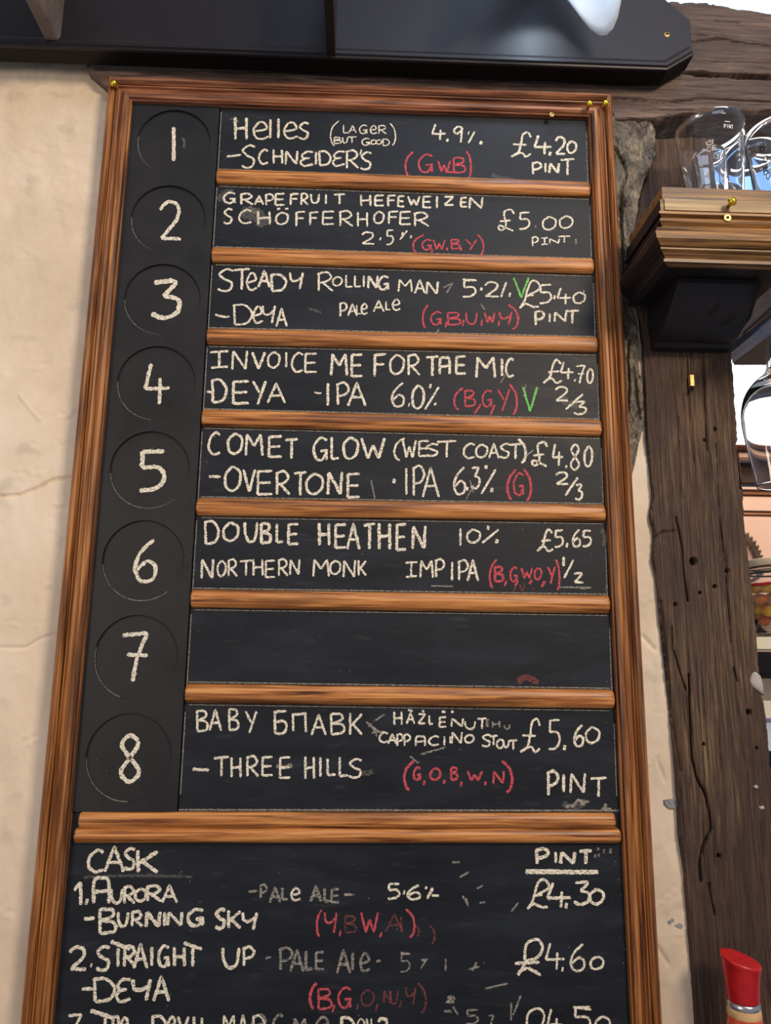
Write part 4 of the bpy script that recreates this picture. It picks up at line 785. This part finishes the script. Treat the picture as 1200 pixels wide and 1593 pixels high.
# ---------------------------------------------------------------- wavy frosted glass shade at the top
ys = -0.062; tip = P(945, 55, ys)
def shade():
    cx_ = tip.x-0.108*math.cos(0.87); cy_ = ys-0.108*math.sin(0.87); n = 72; k = 16; vs = []; out = []
    H_ = 0.20
    for side in (0, 1):
        for j in range(k+1):
            v = j/k
            for i in range(n):
                a = 2*math.pi*i/n; fl = math.cos(3*(a-0.87)); fl = -1+2*((fl+1)/2)**3.0; rr = (0.026+0.068*v**0.8+0.014*v*v*fl)-(0.0022 if side else 0)
                zb_ = tip.z+0.032-0.032*fl
                z = tip.z+H_-(tip.z+H_-zb_)*v
                vs.append((cx_+rr*math.cos(a), cy_+rr*math.sin(a), z))
    m_ = (k+1)*n
    fs = [(s*m_+j*n+i, s*m_+j*n+(i+1) % n, s*m_+(j+1)*n+(i+1) % n, s*m_+(j+1)*n+i) for s in (0, 1) for j in range(k) for i in range(n)]
    fs += [(k*n+i, k*n+(i+1) % n, m_+k*n+(i+1) % n, m_+k*n+i) for i in range(n)]+[(i, (i+1) % n, m_+(i+1) % n, m_+i) for i in range(n)]
    t = empty('pendant_shade', (cx_, cy_, tip.z+H_), 'frosted pale blue glass pendant shade with wavy rim hanging before the black panel', 'lamp')
    fro = texture(mat('frosted_glass', (196, 212, 232), 0.35, trans=0.45, spec=0.5), [(214, 226, 240), (236, 242, 250)], (30, 30, 30), 1, 4, 0, 0.05)
    mk('shade', vs, fs, fro, t, True)
    ld = bpy.data.lights.new('pendant_bulb', 'POINT'); ld.energy = 0.8; ld.color = (0.72, 0.86, 1.0); ld.shadow_soft_size = 0.022
    lo = bpy.data.objects.new('pendant_bulb', ld); COL.objects.link(lo); lo.location = (cx_, cy_, tip.z+0.12)
    b = MB(); b.tube([(cx_, cy_, tip.z+H_-0.004), (cx_, cy_, tip.z+H_+0.03)], 0.029, 24); b.tube([(cx_, cy_, tip.z+H_+0.03), (cx_, cy_, tip.z+H_+0.5)], 0.003, 8); b.build('fitting', M['black'], t)
shade()
# ---------------------------------------------------------------- room beyond the post
YB = 1.0
def slab(name, px0, py0, px1, py1, y, th, m, parent=None, xr=None):
    a, c = P(px0, py0, y), P(px1, py1, y); b = MB(); b.box((a.x, y, c.z), (xr or c.x, y+th, a.z)); return b.build(name, m, parent)
peach = texture(mat('pink_beige_paint', (204, 168, 146), 0.7), [(194, 158, 138), (212, 176, 154)], (4, 4, 4), 1, 3, 0, 0)
brown = texture(mat('orange_brown_wood', (150, 98, 64), 0.6), [(132, 82, 52), (166, 112, 76)], (5, 60, 60), 1, 4, 0.3, 0)
darkb = texture(mat('recess_shade', (52, 34, 28), 0.8), [(44, 28, 24), (60, 40, 32)], (8, 8, 8), 1, 3, 0, 0)  # dark brown paints the shade inside the dresser's open recess
navy = texture(mat('dark_blue_wall', (24, 30, 50), 0.8), [(20, 25, 42), (30, 36, 58)], (3, 3, 3), 1, 3, 0, 0)
cream = texture(mat('cream_paint', (226, 216, 190), 0.6), [(218, 208, 182), (232, 224, 200)], (6, 6, 6), 1, 3, 0, 0)
def window(name, x0, y0, x1, y1, yy, rgb, st):
    wm = mat(name+'_daylight_pane', rgb, 0.3, emit=rgb, estr=st)
    nt = wm.node_tree; n = nt.nodes.new('ShaderNodeTexNoise'); n.inputs['Scale'].default_value = 1.2; r = nt.nodes.new('ShaderNodeValToRGB'); r.color_ramp.elements[0].color = lin([int(v*0.96) for v in rgb]); r.color_ramp.elements[1].color = lin(rgb)
    nt.links.new(n.outputs['Fac'], r.inputs[0]); nt.links.new(r.outputs[0], nt.nodes['Principled BSDF'].inputs['Emission Color'])
    o = slab(name, x0, y0, x1, y1, yy, 0.01, wm); setp(o, kind='structure'); return o
window('window_1', 1080, 500, 1500, 698, YB-0.012, (248, 252, 255), 1.5)
window('window_3', 1100, 272, 1500, 330, YB-0.012, (110, 160, 226), 1.2)
window('window_2', 700, -220, 1600, 60, YB-0.012, (196, 226, 255), 1.7)
o = slab('wall_far', 640, -240, 1700, 1900, YB, 0.05, navy); setp(o, kind='structure')
slab('lower_wall_panel', 1060, 780, 1700, 1020, YB-0.02, 0.02, peach, o)
CB = empty('dresser', (P(1300, 1000, YB-0.2).x, YB-0.2, P(1300, 1018, YB-0.2).z), 'pinkish beige dresser with a dark open recess behind the post at right', 'dresser')
yc = YB-0.2
slab('cornice', 1080, 690, 1500, 699, yc-0.03, 0.10, brown, CB); slab('cornice_band', 1080, 697, 1500, 704, yc-0.005, 0.05, M['rail'], CB); slab('frieze', 1080, 703, 1500, 718, yc, 0.03, peach, CB)
slab('recess_back', 1080, 718, 1500, 757, yc+0.05, 0.02, darkb, CB); slab('ledge', 1080, 756, 1500, 767, yc-0.015, 0.08, peach, CB); slab('ledge_shadow_strip', 1080, 767, 1500, 771, yc-0.004, 0.05, brown, CB)  # thin brown strip stands in for the shadow under the ledge
slab('upper_panel', 1080, 771, 1500, 800, yc, 0.03, peach, CB); slab('lower_panel', 1080, 802, 1500, 900, yc, 0.03, peach, CB); slab('panel_back', 1080, 796, 1500, 806, yc+0.004, 0.03, brown, CB); slab('base_panel', 1080, 900, 1500, 1018, yc, 0.03, peach, CB)
# toothed ring leaning on the dresser
yr = yc-0.012; cc = P(1130, 874, yr); R0 = (P(1184, 868, yr)-cc).length; b = MB(); n = 46; vs = []
for side in (0, 0.004):
    for i in range(n*2):
        a = 2*math.pi*i/(n*2); ro = R0*(1.0 if i % 2 else 1.10); vs += [(cc.x+ro*math.cos(a+(0.05 if i % 2 == 0 else 0)), yr+side, cc.z+ro*math.sin(a+(0.05 if i % 2 == 0 else 0))), (cc.x+R0*0.86*math.cos(a), yr+side, cc.z+R0*0.86*math.sin(a))]
N2 = 4*n; fs = []
for i in range(2*n):
    j = (i+1) % (2*n); fs += [(2*i, 2*j, 2*j+1, 2*i+1), (N2+2*i, N2+2*i+1, N2+2*j+1, N2+2*j), (2*i, N2+2*i, N2+2*j, 2*j), (2*i+1, 2*j+1, N2+2*j+1, N2+2*i+1)]
o = mk('toothed_metal_ring', vs, fs, texture(mat('dark_iron', (66, 48, 38), 0.6, metal=0.4), [(54, 38, 30), (80, 60, 46)], (30, 30, 30), 1, 4, 0, 0.1)); setp(o, 'dark serrated metal ring against the pinkish dresser behind the jar', 'ring')
# white shelf and jar
yj = 0.45
WS = slab('white_shelf', 1120, 990, 1500, 1013, yj-0.10, 0.24, cream); setp(WS, 'cream painted shelf board under the jar of yellow peppers', 'shelf')
jz = P(1220, 990, yj-0.10).z; jc = P(1226, 930, yj); jr = (P(1226, 930, yj)-P(1170, 930, yj)).length; jh = P(1226, 872, yj).z-jz
JR = empty('pickle_jar', (jc.x, yj, jz+0.0003), 'large clear glass jar of yellow and orange pickled peppers on the cream shelf', 'jar')
cj = (jc.x, yj, jz+0.0003)
b = MB(); b.lathe([(0.0005, 0), (jr*0.97, 0), (jr, 0.005), (jr, jh*0.80), (jr*0.95, jh*0.86), (jr*0.95, jh*0.9), (jr*0.92, jh*0.9), (jr*0.92, jh*0.86), (jr*0.965, jh*0.79), (jr*0.965, 0.008), (0.0005, 0.006)], cj, 48, closed=True); b.build('jar_body', M['glass'], JR, True)
b = MB(); b.lathe([(0.0005, jh*0.905), (jr*0.99, jh*0.905), (jr*1.0, jh*0.92), (jr*1.0, jh*0.985), (jr*0.96, jh), (0.0005, jh)], cj, 48, closed=True); b.build('jar_lid', texture(mat('pale_lid', (214, 196, 170), 0.4), [(204, 184, 158), (224, 208, 184)], (40, 40, 40), 1, 3, 0, 0), JR, True)
b = MB(); b.lathe([(jr*0.97, jh*0.80), (jr*1.01, jh*0.80), (jr*1.01, jh*0.83), (jr*0.97, jh*0.83)], cj, 48, closed=True); b.build('seal_ring', texture(mat('dark_green_band', (44, 62, 60), 0.4), [(36, 52, 50), (56, 76, 72)], (40, 40, 40), 1, 3, 0, 0), JR, True)
b = MB(); b.lathe([(jr*1.003, jh*0.645), (jr*1.012, jh*0.65), (jr*1.012, jh*0.68), (jr*1.003, jh*0.685)], cj, 48, closed=True); b.build('red_band', texture(mat('red_band', (176, 26, 34), 0.4), [(160, 20, 28), (190, 36, 42)], (40, 40, 40), 1, 3, 0, 0), JR, True)
yel = texture(mat('yellow_pepper', (244, 184, 30), 0.3), [(232, 160, 20), (250, 204, 60)], (40, 40, 40), 1, 3, 0, 0.05); orr = texture(mat('orange_pepper', (226, 116, 24), 0.3), [(206, 92, 18), (240, 140, 36)], (40, 40, 40), 1, 3, 0, 0.05)
random.seed(5); npep = 0; pr0 = jr*0.20
def pepper_mesh(name, m):
    b = MB(); b.lathe([(0.0003, -1.0*pr0*0.85)]+[(pr0*math.cos(t)*(1+0.05*math.sin(5*t)), pr0*0.85*math.sin(t)) for t in [math.radians(-75+15*q) for q in range(11)]]+[(0.0003, pr0*0.85)], (0, 0, 0), 20); o = b.build(name, m, None, True); return o
protos = {}
layers = int(jh*0.64/(pr0*1.65))
for ly in range(layers):
    for q in range(13):
        ring = 8 if q < 8 else 4
        rr = jr*0.74 if q < 8 else (jr*0.34 if q < 12 else 0); a = (q % ring)*2*math.pi/ring+ly*0.4
        which = 'y' if random.random() < 0.72 else 'o'
        if which not in protos:
            protos[which] = pepper_mesh('pickled_pepper', yel if which == 'y' else orr); o = protos[which]
        else:
            o = protos[which].copy(); COL.objects.link(o)
        o.location = (cj[0]+rr*math.cos(a), cj[1]+rr*math.sin(a), cj[2]+0.010+pr0*0.85+ly*pr0*1.65); s_ = random.uniform(0.9, 1.0); o.scale = (s_, s_, s_)
        col_ = 'yellow' if which == 'y' else 'orange'
        setp(o, col_+' round pickled pepper packed inside the glass jar', 'pepper', col_+' peppers in the jar')
# dim kitchen things under the shelf
blk = texture(mat('black_equipment', (20, 18, 20), 0.5), [(16, 14, 16), (28, 26, 28)], (10, 10, 10), 1, 3, 0, 0)
o = slab('dark_cabinet', 1130, 1013, 1500, 1900, 0.62, 0.2, blk); setp(o, 'black cabinet standing in shade below the cream shelf', 'cabinet')
gry = texture(mat('grey_cloth', (128, 120, 112), 0.8), [(110, 102, 96), (146, 138, 128)], (30, 30, 30), 1, 3, 0, 0)
o = slab('second_shelf', 1130, 1126, 1500, 1170, 0.36, 0.24, texture(mat('pale_blue_grey', (188, 194, 206), 0.6), [(176, 182, 196), (202, 208, 218)], (20, 20, 20), 1, 3, 0, 0)); setp(o, 'pale blue grey shelf board low behind the post', 'shelf')
z2_ = P(1200, 1126, 0.36).z
a, c = P(1170, 1090, 0.40), P(1240, 1126, 0.40); b = MB(); b.box((a.x, 0.40, z2_+0.0005), (c.x, 0.50, a.z)); o = b.build('cream_box', cream); setp(o, 'cream box with a blue band on the low shelf', 'box')
b2 = MB(); b2.box((a.x-0.001, 0.398, z2_+0.0006), (c.x+0.001, 0.50, z2_+0.006)); b2.build('blue_band', texture(mat('blue_band', (96, 108, 160), 0.6), [(84, 96, 150), (110, 122, 172)], (20, 20, 20), 1, 2, 0, 0), o)
d_ = P(1180, 1056, 0.42), P(1198, 1090, 0.42); b = MB(); b.box((d_[0].x, 0.42, a.z+0.0005), (d_[1].x+0.02, 0.49, d_[0].z)); o = b.build('small_tub', gry); setp(o, 'small greyish tub stacked on the cream box', 'tub')
bpy.context.view_layer.update()
